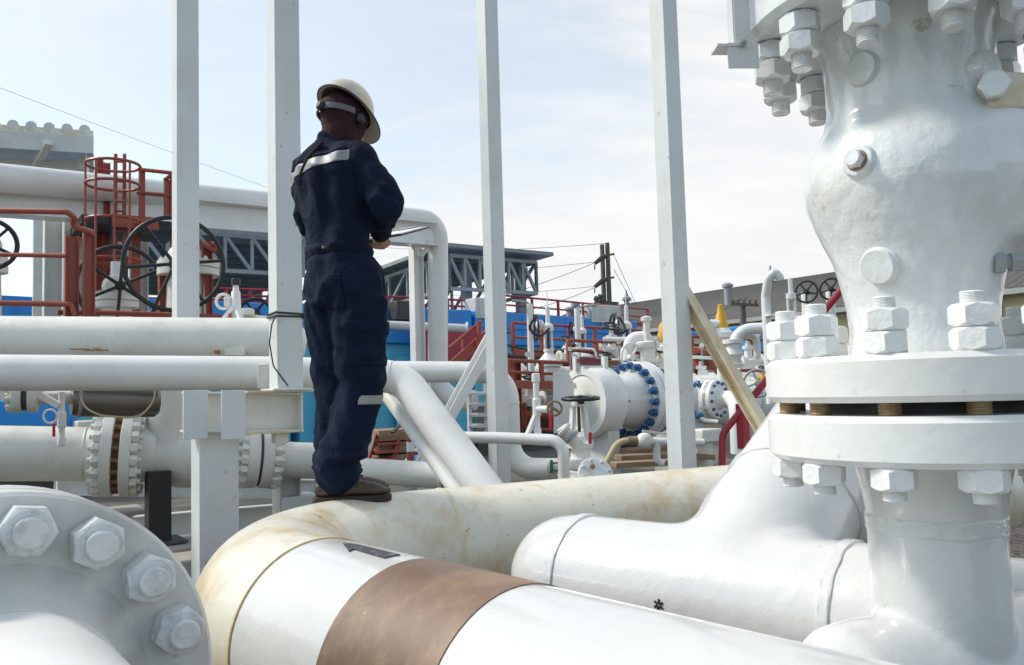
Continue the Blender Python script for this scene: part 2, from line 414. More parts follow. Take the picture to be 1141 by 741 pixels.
# finer far leg
far = [pA.lerp(path[1], k/12) for k in range(12)]
MB().sweep(far+path[1:], RB, 56).build('rusty_elbow', CREAM, root)
b0 = wA+NL*.47; b1 = b0+NL*.42
MB().sweep([wA, wA+NL*.25, b0], RB-.0015, 56).build('white_section', GLOSS, root)
bb = MB().sweep([b0, b0.lerp(b1,.5), b1], RB+.0015, 56).build('brown_band', BROWN, root)
MB().sweep([b1, b1+NL*1, pEnd], RB-.0015, 56).build('white_section', GLOSS, root)
RWELD = mkpaint('rust stained weld', (.58,.44,.24), .6, .3, (.35,.2,.08), .7, 14., .4, 80)
MB().sweep([wA-NL*.006, wA-NL*.003, wA+NL*.003, wA+NL*.006], [RB-.001, RB+.003, RB+.003, RB-.002], 64, False).build('weld_bead', RWELD, root)
q_ = path[1]+UF*.14
wl_ = MB().sweep([q_-UF*.014, q_-UF*.009, q_, q_+UF*.009, q_+UF*.014], [RB-.001, RB+.002, RB+.004, RB+.002, RB-.001], 180, False)
for i_, p_ in enumerate(wl_.v):
    r_ = p_-(q_+UF*(p_-q_).dot(UF)); wl_.v[i_] = p_+r_.normalized()*(.0016*noise.noise(p_*55))
wl_.build('weld_bead', mkpaint('cream weld', (.72,.66,.50), .5, .15, (.55,.38,.16), .6, 20.), root)
# supports out of sight under it
for q in (corner+UF*2.2, corner+NL*2.6): MB().ubox((q.x, q.y, .35), .3, .3, .7).build('pipe_support', GREYP, root)
# small dark paint patch on the near leg
def cyl_patch(o, ax, r, a0, a1, l0, l1, n=10, thick=.002, jag=0):
    ax = V(ax).normalized(); x = ax.cross(Z).normalized(); mb = MB(); vs = []
    for i in range(n+1):
        a = a0+(a1-a0)*i/n
        for l in (l0, l1):
            for rr in (r, r+thick):
                vs.append(V(o)+ax*(l+(random.uniform(-jag,jag)))+(x*math.cos(a)+Z*math.sin(a))*rr)
    fs = []
    for i in range(n):
        b = i*4; fs += [(b,b+4,b+6,b+2), (b+1,b+3,b+7,b+5), (b,b+1,b+5,b+4), (b+2,b+6,b+7,b+3)]
    fs += [(0,2,3,1), (4*n,4*n+1,4*n+3,4*n+2)]
    return mb.add(vs, fs)
def on_cyl(px, py, o, ax, r):
    d = (W(px, py, 1)-CAM).normalized(); ax = V(ax).normalized(); w = CAM-o
    d2 = d-ax*d.dot(ax); w2 = w-ax*w.dot(ax)
    A = d2.dot(d2); B = 2*d2.dot(w2); C = w2.dot(w2)-r*r; D = max(0, B*B-4*A*C)
    return CAM+d*((-B-math.sqrt(D))/(2*A))
arrow = [on_cyl(x, y+1.5, wA, NL, RB+.0025) for x, y in ((382,603),(397,604.5),(446,616),(428.5,619.5),(394,609.5),(389,612.5))]
MB().prism(arrow, V((0,0,-.003))).build('flow_arrow', mkpaint('worn black arrow', (.045,.05,.055), .5, .4, (.35,.36,.36), .5, 40.), root)
# ================================================================== tee pipe
TD = V((.745, -.667, 0)).normalized(); RT = .22
T0 = V((.21, 2.915, 1.6-.45-.21)); 
BD = V((.60, .62, .50)).normalized()
troot = thing('tee_pipe', 'big glossy white tee pipe with weld rings behind the bolted riser', 'pipe', (T0.x, T0.y, 0))
tm = MB()
capp = [(RT*math.cos(a), -.02-.24*math.sin(a)) for a in [math.pi/2*k/10 for k in range(10, -1, -1)]]
tm.lathe(capp+[(RT, 0), (RT, 2.3)], T0, TD, 48)
bo = T0+TD*.57
RBR = .232
bp = [bo, bo+BD*.30, bo+BD*.9]
top_ = bo+BD*1.05
tm.sweep(fillet([bo, bo+BD*1.15, bo+BD*1.15+V((.9,.5,.0))], .25, 10), RBR, 44)
tm.sweep([bo+BD*.26, bo+BD*.32, bo+BD*.5], [.240,.245,.225], 44)
tme = remesh(tm, .014, 75)
tbvh = BVHTree.FromPolygons([v.co for v in tme.vertices], [p.vertices for p in tme.polygons])
place_mesh('tee_body', tme, GLOSS, troot)
def weld_ring(o, ax, r, amp=.0034, w=.040, seg=200):
    ax = V(ax).normalized(); prof = [(-.5,-.010),(-.42,amp*.5),(-.30,amp),(-.16,amp*.62),(0,amp*1.05),(.16,amp*.6),(.30,amp),(.42,amp*.5),(.5,-.010)]
    mb = MB().sweep([o+ax*(w*t_) for t_, _ in prof], [r+dr for _, dr in prof], seg, False)
    for i_, p_ in enumerate(mb.v):
        h_ = (p_-o).dot(ax); rr_ = p_-o-ax*h_
        if prof[i_//seg][1] > 0:
            mb.v[i_] = p_+rr_.normalized()*(.0014*noise.noise(p_*80)+.0010*noise.noise(p_*28))+ax*(.0045*noise.noise(p_*16+V((5,5,5))))
    return mb
for s_ in (.03, .93):
    wb = weld_ring(T0+TD*s_, TD, RT)
    wb.build('weld_bead', GLOSS, troot)
wb = weld_ring(bo+BD*.50, BD, RBR)
wb.build('weld_bead', GLOSS, troot)
h, n = ray(tbvh, 734, 674)
if h:
    st = MB(); X = n.cross(Z).normalized(); Y = n.cross(X)
    for k in range(6):
        a = math.pi*k/3+.5; d = X*math.cos(a)+Y*math.sin(a)
        st.beam(h+n*.0015+d*.004, h+n*.0015+d*.0165, .006, .003, n)
    st.build('star_mark', BLACK, troot)
MB().ubox((T0+TD*1.9-V((0,0,.6))).to_tuple(), .25, .25, .7).build('pipe_support', GREYP, troot)

# ================================================================== riser with flanges and valve
A0 = W(1033, 440, 1.75); AX, AY = A0.x, A0.y
def rz(z): return V((AX, AY, z))
vdir = V((-AX, -AY, 0)).normalized()                 # towards the viewer
a_front = 0
RFL = .325; RBC = .281
bigbolt = bolt_mb(.073, .042, 2, .0215, .022).mesh('stud_bolt', ang=28)
lowbolt = bolt_mb(.073, .042, 1, .0215, .020).mesh('stud_bolt', ang=28)
bonbolt = bolt_mb(.073, .042, 2, .0215, .030).mesh('stud_bolt', ang=28)
for me_ in (bigbolt, lowbolt): me_.materials.append(NUTW)
bonbolt.materials.append(VALVEP)
riser = thing('flanged_riser', 'white vertical riser pipe with a thick bolted flange under the big valve', 'pipe', (AX, AY, 0))
rm = MB()
rm.lathe([(.0,.80),(.133,.80),(.133,1.25),(.134,1.29),(.134,1.30),(.135,1.33),(.146,1.39),(.158,1.437),(.1,1.45)], (AX,AY,0), Z, 56)
# capped header the riser stands on
hd = V((-.93,-.36,0)).normalized()
hc = V((AX, AY, .965))
rm.lathe([(.01,.34),(.07,.335),(.12,.31),(.148,.26),(.155,.20),(.155,-.9),(.01,-.9)], hc, hd, 48)
rme = remesh(rm, .008, 8)
place_mesh('riser_pipe', rme, GLOSS, riser)
wb = weld_ring(rz(1.300), Z, .1335)
wb.build('weld_bead', GLOSS, riser)
lf = MB().disc(rz(1.437), Z, RFL, .094, 72, .012).build('lower_flange', WHITE, riser)
a_v = math.atan2(vdir.y, vdir.x)
for k in range(12):
    a = a_v+R_(17)+k*math.pi/6
    p = V((AX+RBC*math.cos(a), AY+RBC*math.sin(a), 0))
    mx = Matrix.Rotation(math.pi, 4, 'X') @ Matrix.Rotation(random.uniform(0,1), 4, 'Z'); mx.translation = V((p.x, p.y, 1.437))
    inst('stud_bolt', lowbolt, mx, riser)
gk = MB().lathe([(.205,1.528),(.215,1.53),(.215,1.556),(.205,1.558)], (AX,AY,0), Z, 48); gk.build('gasket', DARK, riser)
valve = thing('bolted_valve', 'large bulging glossy white valve body bolted on the riser at the right', 'valve', (AX, AY, 1.555))
vm = MB()
prof = [(.0,1.57),(.15,1.60),(.152,1.655),(.146,1.70),(.150,1.76),(.158,1.80),(.175,1.865),(.205,1.935),(.222,1.985),(.225,2.03),(.215,2.075),(.192,2.12),(.176,2.15),(.168,2.19),(.169,2.26),(.174,2.31),(.19,2.36),(.0,2.37)]
vm.lathe(prof, (AX,AY,0), Z, 48)
vm.sweep([V((AX,AY,2.0)), V((AX,AY,2.0))+V((.95,.25,0))*.9], .165, 36)
vm.sphere((AX+.1,AY,2.02), .225, .225, .19)
vme = remesh(vm, .009, 10)
vbvh = BVHTree.FromPolygons([v.co for v in vme.vertices], [p.vertices for p in vme.polygons])
# uneven thick paint
NRM = [v.normal.copy() for v in vme.vertices]
for v in vme.vertices:
    v.co += NRM[v.index]*(.0022*noise.noise(v.co*11)+.0014*noise.noise(v.co*30))
place_mesh('valve_body', vme, VALVEP, valve)
MB().disc(rz(1.556), Z, RFL, .09, 72, .012).build('lower_flange', WHITE, valve)
bf = MB().disc(rz(2.353), Z, RFL+.008, .1, 72, .014).build('bonnet_flange', VALVEP, valve)
MB().lathe([(.2,2.45),(.2,2.75),(.15,2.9),(.05,2.95)], (AX,AY,0), Z, 40).build('bonnet', VALVEP, valve)
sg = MB()
for k in range(12):
    a = a_v+R_(17)+k*math.pi/6
    p = V((AX+RBC*math.cos(a), AY+RBC*math.sin(a), 0))
    mx = Matrix.Rotation(random.uniform(0,1), 4, 'Z'); mx.translation = V((p.x, p.y, 1.646))
    inst('stud_bolt', bigbolt, mx, valve)
    mx = Matrix.Rotation(math.pi, 4, 'X') @ Matrix.Rotation(random.uniform(0,1), 4, 'Z'); mx.translation = V((p.x, p.y, 2.353))
    inst('stud_bolt', bonbolt, mx, valve)
    st = []
    for j in range(9):
        z = 1.531+.026*j/8; st += [(.0215 if j % 2 else .0195, z)]
    sg2 = MB().lathe(st, (p.x, p.y, 0), Z, 14); sg2.build('stud', STUDR, valve)
def boss(px, py, r, t, hexr=0):
    h, n = ray(vbvh, px, py)
    if not h: return
    mb = MB().lathe([(r*1.16,-.012),(r*1.1,0),(r,.004),(r,t*.8),(r*.93,t),(.002,t)], h, n, 32)
    o = mb.build('boss', VALVEP, valve)
    if hexr:
        me = bolt_mb(hexr*2, .022, 1, 0, 0).mesh('plug', ang=28); me.materials.append(VALVEP)
        inst('plug', me, along(n, h+n*t), valve)
        MB().torus(h+n*t, n, hexr*1.1, .004, 28, 8).build('rust_ring', STUDR, valve)
boss(961, 77, .034, .012); boss(957, 180, .031, .008, .016); boss(980, 296, .036, .012); boss(1094, 78, .035, .02)
h, n = ray(vbvh, 1112, 293)
if h:
    d = V((.9,-.2,0)).normalized()
    MB().lathe([(.022,-.01),(.022,.01),(.014,.012),(.014,.02),(.02,.021),(.02,.045),(.012,.047),(.012,.09)], h, d, 6).build('fitting', GALV, valve)
q = W(1098, 103, 1.62)
lg = MB(); lg.beam(q, W(1230, 112, 1.62), .05, .075); lg.build('lug', CREAM, valve, .008)
me = bolt_mb(.05, .025, 1, 0, 0).mesh('lug_bolt', ang=28); me.materials.append(VALVEP)
inst('lug_bolt', me, along(vdir, W(1107, 97, 1.595)), valve)
bk = MB(); q0, q1 = vert(829, 70, -80, 1.78)
bk.box((q0+q1)/2, RI, fw, Z, .034, .006, (q1-q0).length)
bk.box((q0+q1)/2-RI*.017+fw*.02, RI, fw, Z, .006, .04, (q1-q0).length)
bk.build('bracket', GREYP, valve)
bk = MB(); q0 = W(828, 62, 1.765)
bk.box(q0, RI, fw, Z, .066, .005, .055); bk.box(q0+V((-.03,.025,.025)), RI, fw, Z, .05, .06, .005)
bk.build('angle_plate', GREYP, valve)
me = bolt_mb(.016, .008, 1, .005, .008).mesh('bracket_bolt', ang=28); me.materials.append(GALV)
inst('bracket_bolt', me, along(vdir, W(828, 48, 1.758)), valve)

# ================================================================== near left flange
FN = V((.62, -.785, 0)); FN.normalize(); FC = W(-3, 790, 1.6); RFF = .414
fl = thing('nut_ringed_flange', 'large grey white flange with a ring of big hex nuts in the near left corner', 'flange', (FC.x, FC.y, 0))
fm = MB().lathe([(.05,-.10),(RFF-.008,-.10),(RFF,-.092),(RFF,-.008),(RFF-.008,0),(.275,.001),(.262,.012),(.245,.035),(.225,.065),(.214,.10),(.208,.13)], FC, FN, 96)
MB().lathe([(.15,.12),(.2065,.1305),(.207,.16),(.205,.2),(.205,.9),(.205,1.6)], FC, FN, 96).build('pipe_end', WHITE, fl)
fm.build('flange_disc', FACEB, fl)
MB().torus(FC+FN*.15, FN, .205, .004, 64, 8).build('weld_bead', FACEB, fl)
fb = bolt_mb(.093, .062, 1, .031, .024, 1).mesh('stud_bolt', ang=28); fb.materials.append(NUTP)
x = FN.cross(Z).normalized(); y = FN.cross(x)
for k in range(16):
    a = R_(22.5*k)+R_(15.5); p = FC+(x*math.cos(a)+y*math.sin(a))*.342
    inst('stud_bolt', fb, along(FN, p, random.uniform(0, 1.05)), fl)
MB().lathe([(RFF-.006,-.106),(RFF,-.112),(RFF,-.2),(.3,-.21),(.2,-.35),(.2,-1.6)], FC, FN, 72).build('mating_pipe', GREYP, fl)

# ================================================================== person
PW = R_(-38)
PO = V((-.722, 3.535, ZB+RB-.004))
pr_ = V((math.cos(PW), math.sin(PW), 0)); pf = V((-math.sin(PW), math.cos(PW), 0))
def P(x, y, z): return PO+pr_*x+pf*y+Z*(z*1.014)
man = thing('person', 'person in navy coveralls, hard hat and headscarf standing on the fat pipe, holding a clipboard', 'person', PO)
def ell(mb, rings, seg=28):
    """rings: (cx, cy, z, rx, ry) stacked ellipses in the person's frame"""
    b = len(mb.v)
    for cx, cy, z, rx, ry in rings:
        for k in range(seg):
            a = 2*math.pi*k/seg; mb.v.append(P(cx+rx*math.cos(a), cy+ry*math.sin(a), z))
    n = len(rings)
    for i in range(n-1):
        for k in range(seg):
            k2 = (k+1) % seg; mb.f.append([b+i*seg+k, b+i*seg+k2, b+(i+1)*seg+k2, b+(i+1)*seg+k])
    mb.f.append([b+k for k in range(seg)][::-1]); mb.f.append([b+(n-1)*seg+k for k in range(seg)])
def limb(mb, pts, seg=16):
    """tapered limb with round ends: (x, y, z, r)"""
    ps = [P(*p[:3]) for p in pts]; rs = [p[3] for p in pts]
    mb.sweep(ps, rs, seg)
    for i in (0, -1): mb.sphere(ps[i], rs[i], seg=12, rings=8)
TS = -.048
SL = (TS-.182, -.01, 1.415); SR = (TS+.170, .0, 1.420)
EL = (TS-.235, .05, 1.20); ER = (TS+.295, .03, 1.212)
WL = (-.19, .25, 1.14); WR = (.0, .215, 1.13)
HC = (TS+.028, .035, 1.632)
# --- continuous body under the clothes: feet to head, with hands
def body_parts(g=0.):
    mb = MB()
    ell(mb, [(0,0,.84,.13+g,.10+g),(0,0,.92,.155+g,.12+g),(TS*.4,0,1.02,.145+g,.11+g),(TS*.7,0,1.14,.15+g,.108+g),(TS,0,1.28,.18+g,.118+g),(TS,-.005,1.39,.188+g,.115+g),(TS,-.005,1.45,.165+g,.098+g),(TS,0,1.495,.10+g,.078+g)])
    return mb
bm_ = body_parts()
limb(bm_, [(TS,.0,1.47,.062),(TS+.01,.015,1.56,.056),(TS+.022,.03,1.62,.06)])
bm_.sphere(P(*HC), .078, .098, .115, pr_, pf, Z)
bm_.sphere(P(HC[0]+.004, HC[1]+.1, HC[2]-.01), .014, .022, .026, pr_, pf, Z)     # nose
bm_.sphere(P(HC[0], HC[1]+.06, HC[2]-.08), .045, .04, .035, pr_, pf, Z)         # chin
for s_ in (-1, 1):
    bm_.sphere(P(HC[0]+s_*.072, HC[1]-.005, HC[2]), .012, .025, .035, pr_, pf, Z)  # ears
for s_, E, Wr, S in ((-1, EL, WL, SL), (1, ER, WR, SR)):
    limb(bm_, [S+(.055,), tuple((a+b)/2 for a, b in zip(S, E))+(.047,), E+(.04,)])
    limb(bm_, [E+(.04,), tuple((a+b)/2 for a, b in zip(E, Wr))+(.036,), Wr+(.027,)])
    limb(bm_, [(s_*.085, 0, .88, .085), (s_*.08, .015, .48, .055), ((.035, -.085, .10, .04) if s_ > 0 else (-.065, .02, .10, .04))])
    # hand: palm and five curled fingers round the board's edge
    wr = V(Wr); hx = -s_
    pal = wr+V((hx*.05, .055, -.008))
    bm_.sweep([P(*wr), P(*(wr+V((hx*.025,.03,-.004)))), P(*pal)], [.026,.034,.036], 12)
    for j in range(4):
        ln = (.8, 1., .95, .75)[j]
        b0_ = pal+V((hx*.008*j, .022-.018*j, -.012))
        b1_ = b0_+V((hx*.030*ln, .028*ln, -.014)); b2_ = b1_+V((hx*.022*ln, .012*ln, .010)); b3_ = b2_+V((hx*.012*ln, -.004, .018))
        limb(bm_, [tuple(b0_)+(.0105,), tuple(b1_)+(.0095,), tuple(b2_)+(.009,), tuple(b3_)+(.008,)], 10)
    t0_ = wr+V((hx*.02,.045,.018)); limb(bm_, [tuple(t0_)+(.013,), tuple(t0_+V((hx*.03,.03,.018)))+(.011,), tuple(t0_+V((hx*.055,.04,.016)))+(.009,)], 10)
bme = remesh(bm_, .0075, 3)
place_mesh('body', bme, SKIN, man)
# --- coveralls
cm = MB()
ell(cm, [(.0,.0,.80,.150,.125),(0,0,.88,.172,.145),(TS*.3,0,.97,.168,.138),(TS*.5,0,1.06,.158,.128),(TS*.7,0,1.15,.166,.128),(TS,0,1.28,.202,.135),(TS,-.005,1.38,.216,.132),(TS,-.008,1.44,.200,.117),(TS,-.004,1.485,.145,.098),(TS,0,1.515,.085,.078)])
for s_, E, Wr, S in ((-1, EL, WL, SL), (1, ER, WR, SR)):
    limb(cm, [S+(.072,), tuple(a*.5+b*.5 for a, b in zip(S, E))+(.069,), E+(.064,)])
    limb(cm, [E+(.064,), tuple(a*.5+b*.5 for a, b in zip(E, Wr))+(.055,), tuple(a*.12+b*.88 for a, b in zip(E, Wr))+(.042,)])
limb(cm, [(-.082,.0,.90,.118),(-.083,.01,.70,.112),(-.08,.02,.48,.092),(-.075,.005,.27,.088),(-.070,.015,.15,.092),(-.068,.018,.105,.094)], 20)
limb(cm, [(.085,.0,.90,.12),(.085,.01,.70,.116),(.082,.025,.48,.094),(.065,-.03,.27,.090),(.042,-.075,.16,.094),(.038,-.080,.115,.096)], 20)
# collar
cm.lathe([(.074,0),(.078,.03),(.074,.055),(.066,.05)], P(TS,.005,1.495), Z, 28)
cme = remesh(cm, .0095, 7)
INV = Matrix((pr_, pf, Z)).transposed().to_4x4(); INV.translation = PO; INV = INV.inverted()
NRM = [v.normal.copy() for v in cme.vertices]
for v in cme.vertices:
    q = INV @ v.co; n = NRM[v.index]
    x_, y_, z_ = q
    d = .007*noise.noise(V((x_*9, y_*9, z_*5)))+.0035*noise.noise(V((x_*24, y_*24, z_*14)))
    # long drape folds on the legs and back
    if z_ < .84:
        d += .010*noise.noise(V((x_*16+z_*7, y_*16, z_*4.2+x_*7+3)))
        k = max(0, 1-abs(z_-.15)/.20); d += .030*k*(.5-abs(noise.noise(V((x_*7+2, y_*7, z_*17+x_*9)))*1.6))
        k = max(0, 1-abs(z_-.50)/.20); d += .020*k*(.45-abs(noise.noise(V((x_*6+7, y_*6, z_*12+x_*10)))*1.6))
        k = max(0, 1-abs(z_-.80)/.16); d += .020*k*(.45-abs(noise.noise(V((x_*7+1, y_*5, z_*8-abs(x_)*14)))*1.6))
    elif abs(x_-TS) < .19:
        k = max(0, 1-abs(z_-1.05)/.16); d += .010*k*noise.noise(V((x_*17, y_*7, z_*4)))*1.6
        d += .010*noise.noise(V((x_*15+5, y_*5, z_*3.2)))+.012*(.4-abs(noise.noise(V((x_*8+z_*6, y_*4+9, z_*6-x_*4)))*1.6))
        # waist seam
        if abs(z_-1.03) < .008: d -= .005
        elif abs(z_-1.055) < .012: d += .003
    else:
        d += .009*noise.noise(V((x_*8, y_*8, z_*20)))+.020*(.4-abs(noise.noise(V((x_*6, y_*7+3, z_*13+y_*12)))*1.6))*max(0, 1-abs(z_-1.24)/.2)
    v.co += n*d*(1.35 if z_ > .3 else .95)
place_mesh('coveralls', cme, NAVY, man)
# --- reflective tapes: strips cut out of the coverall's own surface
def strip(name, planes, mat, keep, off=.0035):
    bm = bmesh.new(); bm.from_mesh(cme)
    bm.transform(Matrix.Translation(PO)); bm.transform(INV)
    for co, no in planes:
        bmesh.ops.bisect_plane(bm, geom=bm.verts[:]+bm.edges[:]+bm.faces[:], plane_co=co, plane_no=no, clear_outer=True)
    bmesh.ops.delete(bm, geom=[f for f in bm.faces if not keep(f.calc_center_median())], context='FACES')
    bm.normal_update()
    for v in bm.verts: v.co += v.normal*off
    bm.transform(INV.inverted()); bm.transform(Matrix.Translation(-PO))
    me = bpy.data.meshes.new(name); bm.to_mesh(me); bm.free()
    me.polygons.foreach_set('use_smooth', [True]*len(me.polygons)); me.materials.clear(); me.materials.append(mat)
    ob = bpy.data.objects.new(name, me); COL.objects.link(ob); ob.parent = man
    md = ob.modifiers.new('t', 'SOLIDIFY'); md.thickness = .003; md.offset = -1
    return ob
tilt = V((-.10, 0, 1)).normalized()
strip('reflective_tape', [((TS,0,1.437), tilt), ((TS,0,1.392), -tilt), ((TS-.27,0,0), V((-1,0,0))), ((TS+.185,0,0), V((1,0,0)))], REFL, lambda c: c.y < .02)
strip('reflective_tape', [((0,0,.427), Z), ((0,0,.390), -Z), ((.148,0,0), V((-1,0,0)))], REFL, lambda c: c.x > .1)
strip('thigh_pocket', [((0,0,.72), Z), ((0,0,.55), -Z), ((.135,0,0), V((-1,0,0)))], NAVY, lambda c: c.x > .1, .004)
strip('pocket_flap', [((0,0,.735), Z), ((0,0,.685), -Z), ((.130,0,0), V((-1,0,0)))], NAVY, lambda c: c.x > .1, .0065)
strip('hip_pocket', [((0,0,.93), Z), ((0,0,.79), -Z), ((.035,0,0), V((-1,0,0))), ((.125,0,0), V((1,0,0)))], NAVY, lambda c: c.y < -.03, .005)
strip('waistband', [((TS,0,1.068), Z), ((TS,0,1.028), -Z)], NAVY, lambda c: abs(c.x-TS) < .19 and c.y < .14, .002)
strip('shoulder_yoke', [((TS,0,1.47), Z), ((TS,0,1.445), -V((-.10,0,1)).normalized()), ((TS-.15,0,0), V((-1,0,0))), ((TS+.15,0,0), V((1,0,0)))], NAVY, lambda c: c.y < 0, .003)
# lanyard strap over the back
lp = []
for t in [k/10 for k in range(11)]:
    x_ = TS+.045-.13*t; z_ = 1.49-.145*t
    lp.append(P(x_, -.004-.098*math.sqrt(max(0, 1-((x_-TS)/.2)**2))-.030*min(1, t*2.2), z_))
MB().sweep(lp, [.010]*11, 8).build('strap', mkpaint('black webbing', (.006,.006,.008), .95, .2), man)
for px_, x_, z_ in ((0, .03, 1.035),):
    MB().lathe([(.006,-.02),(.006,.004),(.002,.006)], P(x_, -.128, z_), -pf, 12).build('snap_button', STUDR, man)
# --- headscarf over head and neck
hm = MB()
hm.sphere(P(*HC), .093, .112, .128, pr_, pf, Z)
hm.sphere(P(HC[0], HC[1]-.01, HC[2]-.07), .080, .092, .08, pr_, pf, Z)
limb(hm, [(TS,.0,1.51,.078),(TS+.010,.01,1.55,.070),(TS+.022,.025,1.61,.080)])
hme = remesh(hm, .0085, 6)
NRM = [v.normal.copy() for v in hme.vertices]
for v in hme.vertices:
    q = INV @ v.co
    v.co += NRM[v.index]*(.006*noise.noise(V((q.x*14+q.z*18, q.y*14, q.z*9)))+.003*noise.noise(q*45))
place_mesh('headscarf', hme, MAROON, man)
# --- hard hat, tipped forward
th = R_(33); hy = pf*math.cos(th)-Z*math.sin(th); hz = pf*math.sin(th)+Z*math.cos(th)
hh = P(HC[0]+.006, HC[1]+.012, HC[2]+.040)
rx0, ry0, rz0 = .108, .132, .128
def hat_pt(e, a, s=1.): return hh+pr_*(rx0*s*math.cos(e)*math.cos(a))+hy*(ry0*s*math.cos(e)*math.sin(a))+hz*(rz0*s*math.sin(e))
hat = MB(); SEG = 48
rows = []
for i in range(15): rows.append([hat_pt(R_(90*i/14.5), 2*math.pi*k/SEG) for k in range(SEG)])
brim = []
for k in range(SEG):
    a = 2*math.pi*k/SEG; f_ = max(0, math.sin(a))**2
    brim.append(hat_pt(0, a)+(pr_*math.cos(a)+hy*math.sin(a))*(.012+.050*f_)-hz*(.010+.008*f_))
inn = [[hat_pt(R_(90*i/14.5), 2*math.pi*k/SEG, .965)-hz*.004 for k in range(SEG)] for i in range(15)]
allr = inn[::-1]+[[p-hz*.004 for p in brim]]+[brim]+rows
for r_ in allr: hat.v += r_
for i in range(len(allr)-1):
    for k in range(SEG):
        k2 = (k+1) % SEG; hat.f.append([i*SEG+k, i*SEG+k2, (i+1)*SEG+k2, (i+1)*SEG+k])
hat.f.append([(len(allr)-1)*SEG+k for k in range(SEG)]); hat.f.append([k for k in range(SEG)][::-1])
ho = hat.build('hard_hat', HATM, man)
MB().sweep(brim+brim[:2], .0038, 8).build('edge_trim', DARK, ho)
# ratchet band of the hat's harness lies low round the back of the head
bh_ = P(HC[0], HC[1]-.002, HC[2]-.005); bz_ = (Z+pf*.22).normalized(); by_ = (pf-Z*.22).normalized()
arc = [bh_+pr_*(.101*math.cos(a))+by_*(.121*math.sin(a)) for a in [math.pi*1.06+math.pi*.88*k/24 for k in range(25)]]
bd = MB()
for i in range(24): bd.beam(arc[i], arc[i+1]+(arc[i+1]-arc[i])*.1, .007, .026, bz_)
bd.build('suspension_band', mkpaint('dark grey plastic', (.11,.11,.12), .4), ho)
kd = (arc[12]-bh_).normalized()
MB().lathe([(.022,0),(.022,.014),(.012,.022)], arc[12], kd, 18).build('ratchet_knob', BLACK, ho)
for s_ in (-1, 1):
    MB().lathe([(.014,-.01),(.024,-.005),(.024,.010),(.014,.016)], bh_+pr_*(s_*.098)+by_*.01-Z*.02, pr_*s_, 20).build('ear_cover', BLACK, ho)
# --- boots
def boot(cx, yaw, cy=0., z0=0.):
    c_, s__ = math.cos(yaw), math.sin(yaw)
    def Q(x, y, z): return P(cx+x*c_+y*s__, cy-x*s__+y*c_, z+z0)
    mb = MB()
    secs = [(-.10,.020,.058,.034),(-.075,.012,.078,.043),(-.02,.012,.086,.043),(.04,.012,.078,.043),(.09,.012,.064,.049),(.14,.012,.056,.051),(.175,.014,.047,.045),(.20,.022,.034,.028)]
    seg = 18; b = 0
    for y, zb, zt, hw in secs:
        for k in range(seg):
            a = 2*math.pi*k/seg; zz = math.sin(a); 
            mb.v.append(Q(hw*math.cos(a)*(1 if zz < 0 else .93), y, zb+(zt-zb)*(zz+1)/2*1.25 if zz > 0 else zb+(zt-zb)*(zz+1)/2))
    for i in range(len(secs)-1):
        for k in range(seg):
            k2 = (k+1) % seg; mb.f.append([i*seg+k, i*seg+k2, (i+1)*seg+k2, (i+1)*seg+k])
    mb.f.append(list(range(seg))[::-1]); mb.f.append([(len(secs)-1)*seg+k for k in range(seg)])
    mb.sweep([Q(0,-.045,.04), Q(0,-.045,.09), Q(0,-.04,.15)], [.044,.044,.044], 16)
    me = remesh(mb, .006, 5)
    bt = place_mesh('boot', me, LEATHER, man)
    out = [(-.044,-.06),(-.034,-.10),(0,-.113),(.034,-.10),(.044,-.06),(.04,.0),(.052,.10),(.05,.15),(.034,.195),(0,.213),(-.034,.195),(-.05,.15),(-.052,.10),(-.04,.0)]
    MB().prism([Q(x, y, -.012) for x, y in out], Z*.030).build('sole', SOLE, bt, .005)
    lc = MB()
    for k in range(4):
        y = .02+.024*k; z = .108-.011*k
        lc.cyl(Q(-.022, y, z-.004), Q(.022, y+.008, z-.004), .0035, 8)
    lc.build('laces', BLACK, bt)
boot(-.065, R_(22), .045, -.004); boot(.035, R_(44), -.062, -.002)
# --- clipboard in the hands (a thing of its own)
cb = thing('clipboard', 'open dark-edged clipboard with white papers held in front of the man', 'clipboard', P(.06,.33,1.14))
cx_ = (pr_*.97+pf*.1).normalized(); cn = (Z*.93-pf*.30).normalized(); cy_ = cn.cross(cx_); 
cc = P(-.02, .335, 1.155)
MB().box(cc, cx_, cy_, cn, .25, .215, .006).build('board', BLACK, cb, .002)
MB().box(cc+cn*.006, cx_, cy_, cn, .225, .195, .005).build('paper', PAPER, cb)
MB().box(cc+cn*.012+cy_*.10, cx_, cy_, cn, .10, .03, .010).build('clip', GALV, cb, .002)
# ================================================================== steel posts
def post(name, label, px, yb, yt, d, w=.2, root=None, cap=None, mat=POSTP, ztop=6.5, zbot=None):
    a, b = vert(px, yb, yt, d)
    if zbot is not None: a.z = zbot
    t = thing(name, label, 'post', a, 'tall grey white steel posts')
    MB().box((a+V((b.x, b.y, ztop)))/2, U3, -N3, Z, w, w, ztop-a.z).build('post_shaft', mat, t, .006)
    MB().ubox((a.x, a.y, a.z+.006), w*1.5, w*1.5, .014).build('base_plate', mat, t, .003)
    return t, a
p1, pb1 = post('steel_post', 'tall steel post left of the man with a black wire tied round it', 319, 435, 100, 5.0, .158)
post('steel_post', 'tall steel post rising behind the left white pipes beside the handwheels', 207, 404, 100, 6.7, .175)
post('steel_post', 'tall slim steel post right of the clipboard, with the white diagonal brace', 554, 420, 100, 6.2, .120, zbot=.05)
post('steel_post', 'tall steel post in the centre right, with the rusty diagonal brace', 757, 440, 100, 5.6, .138, zbot=.05)
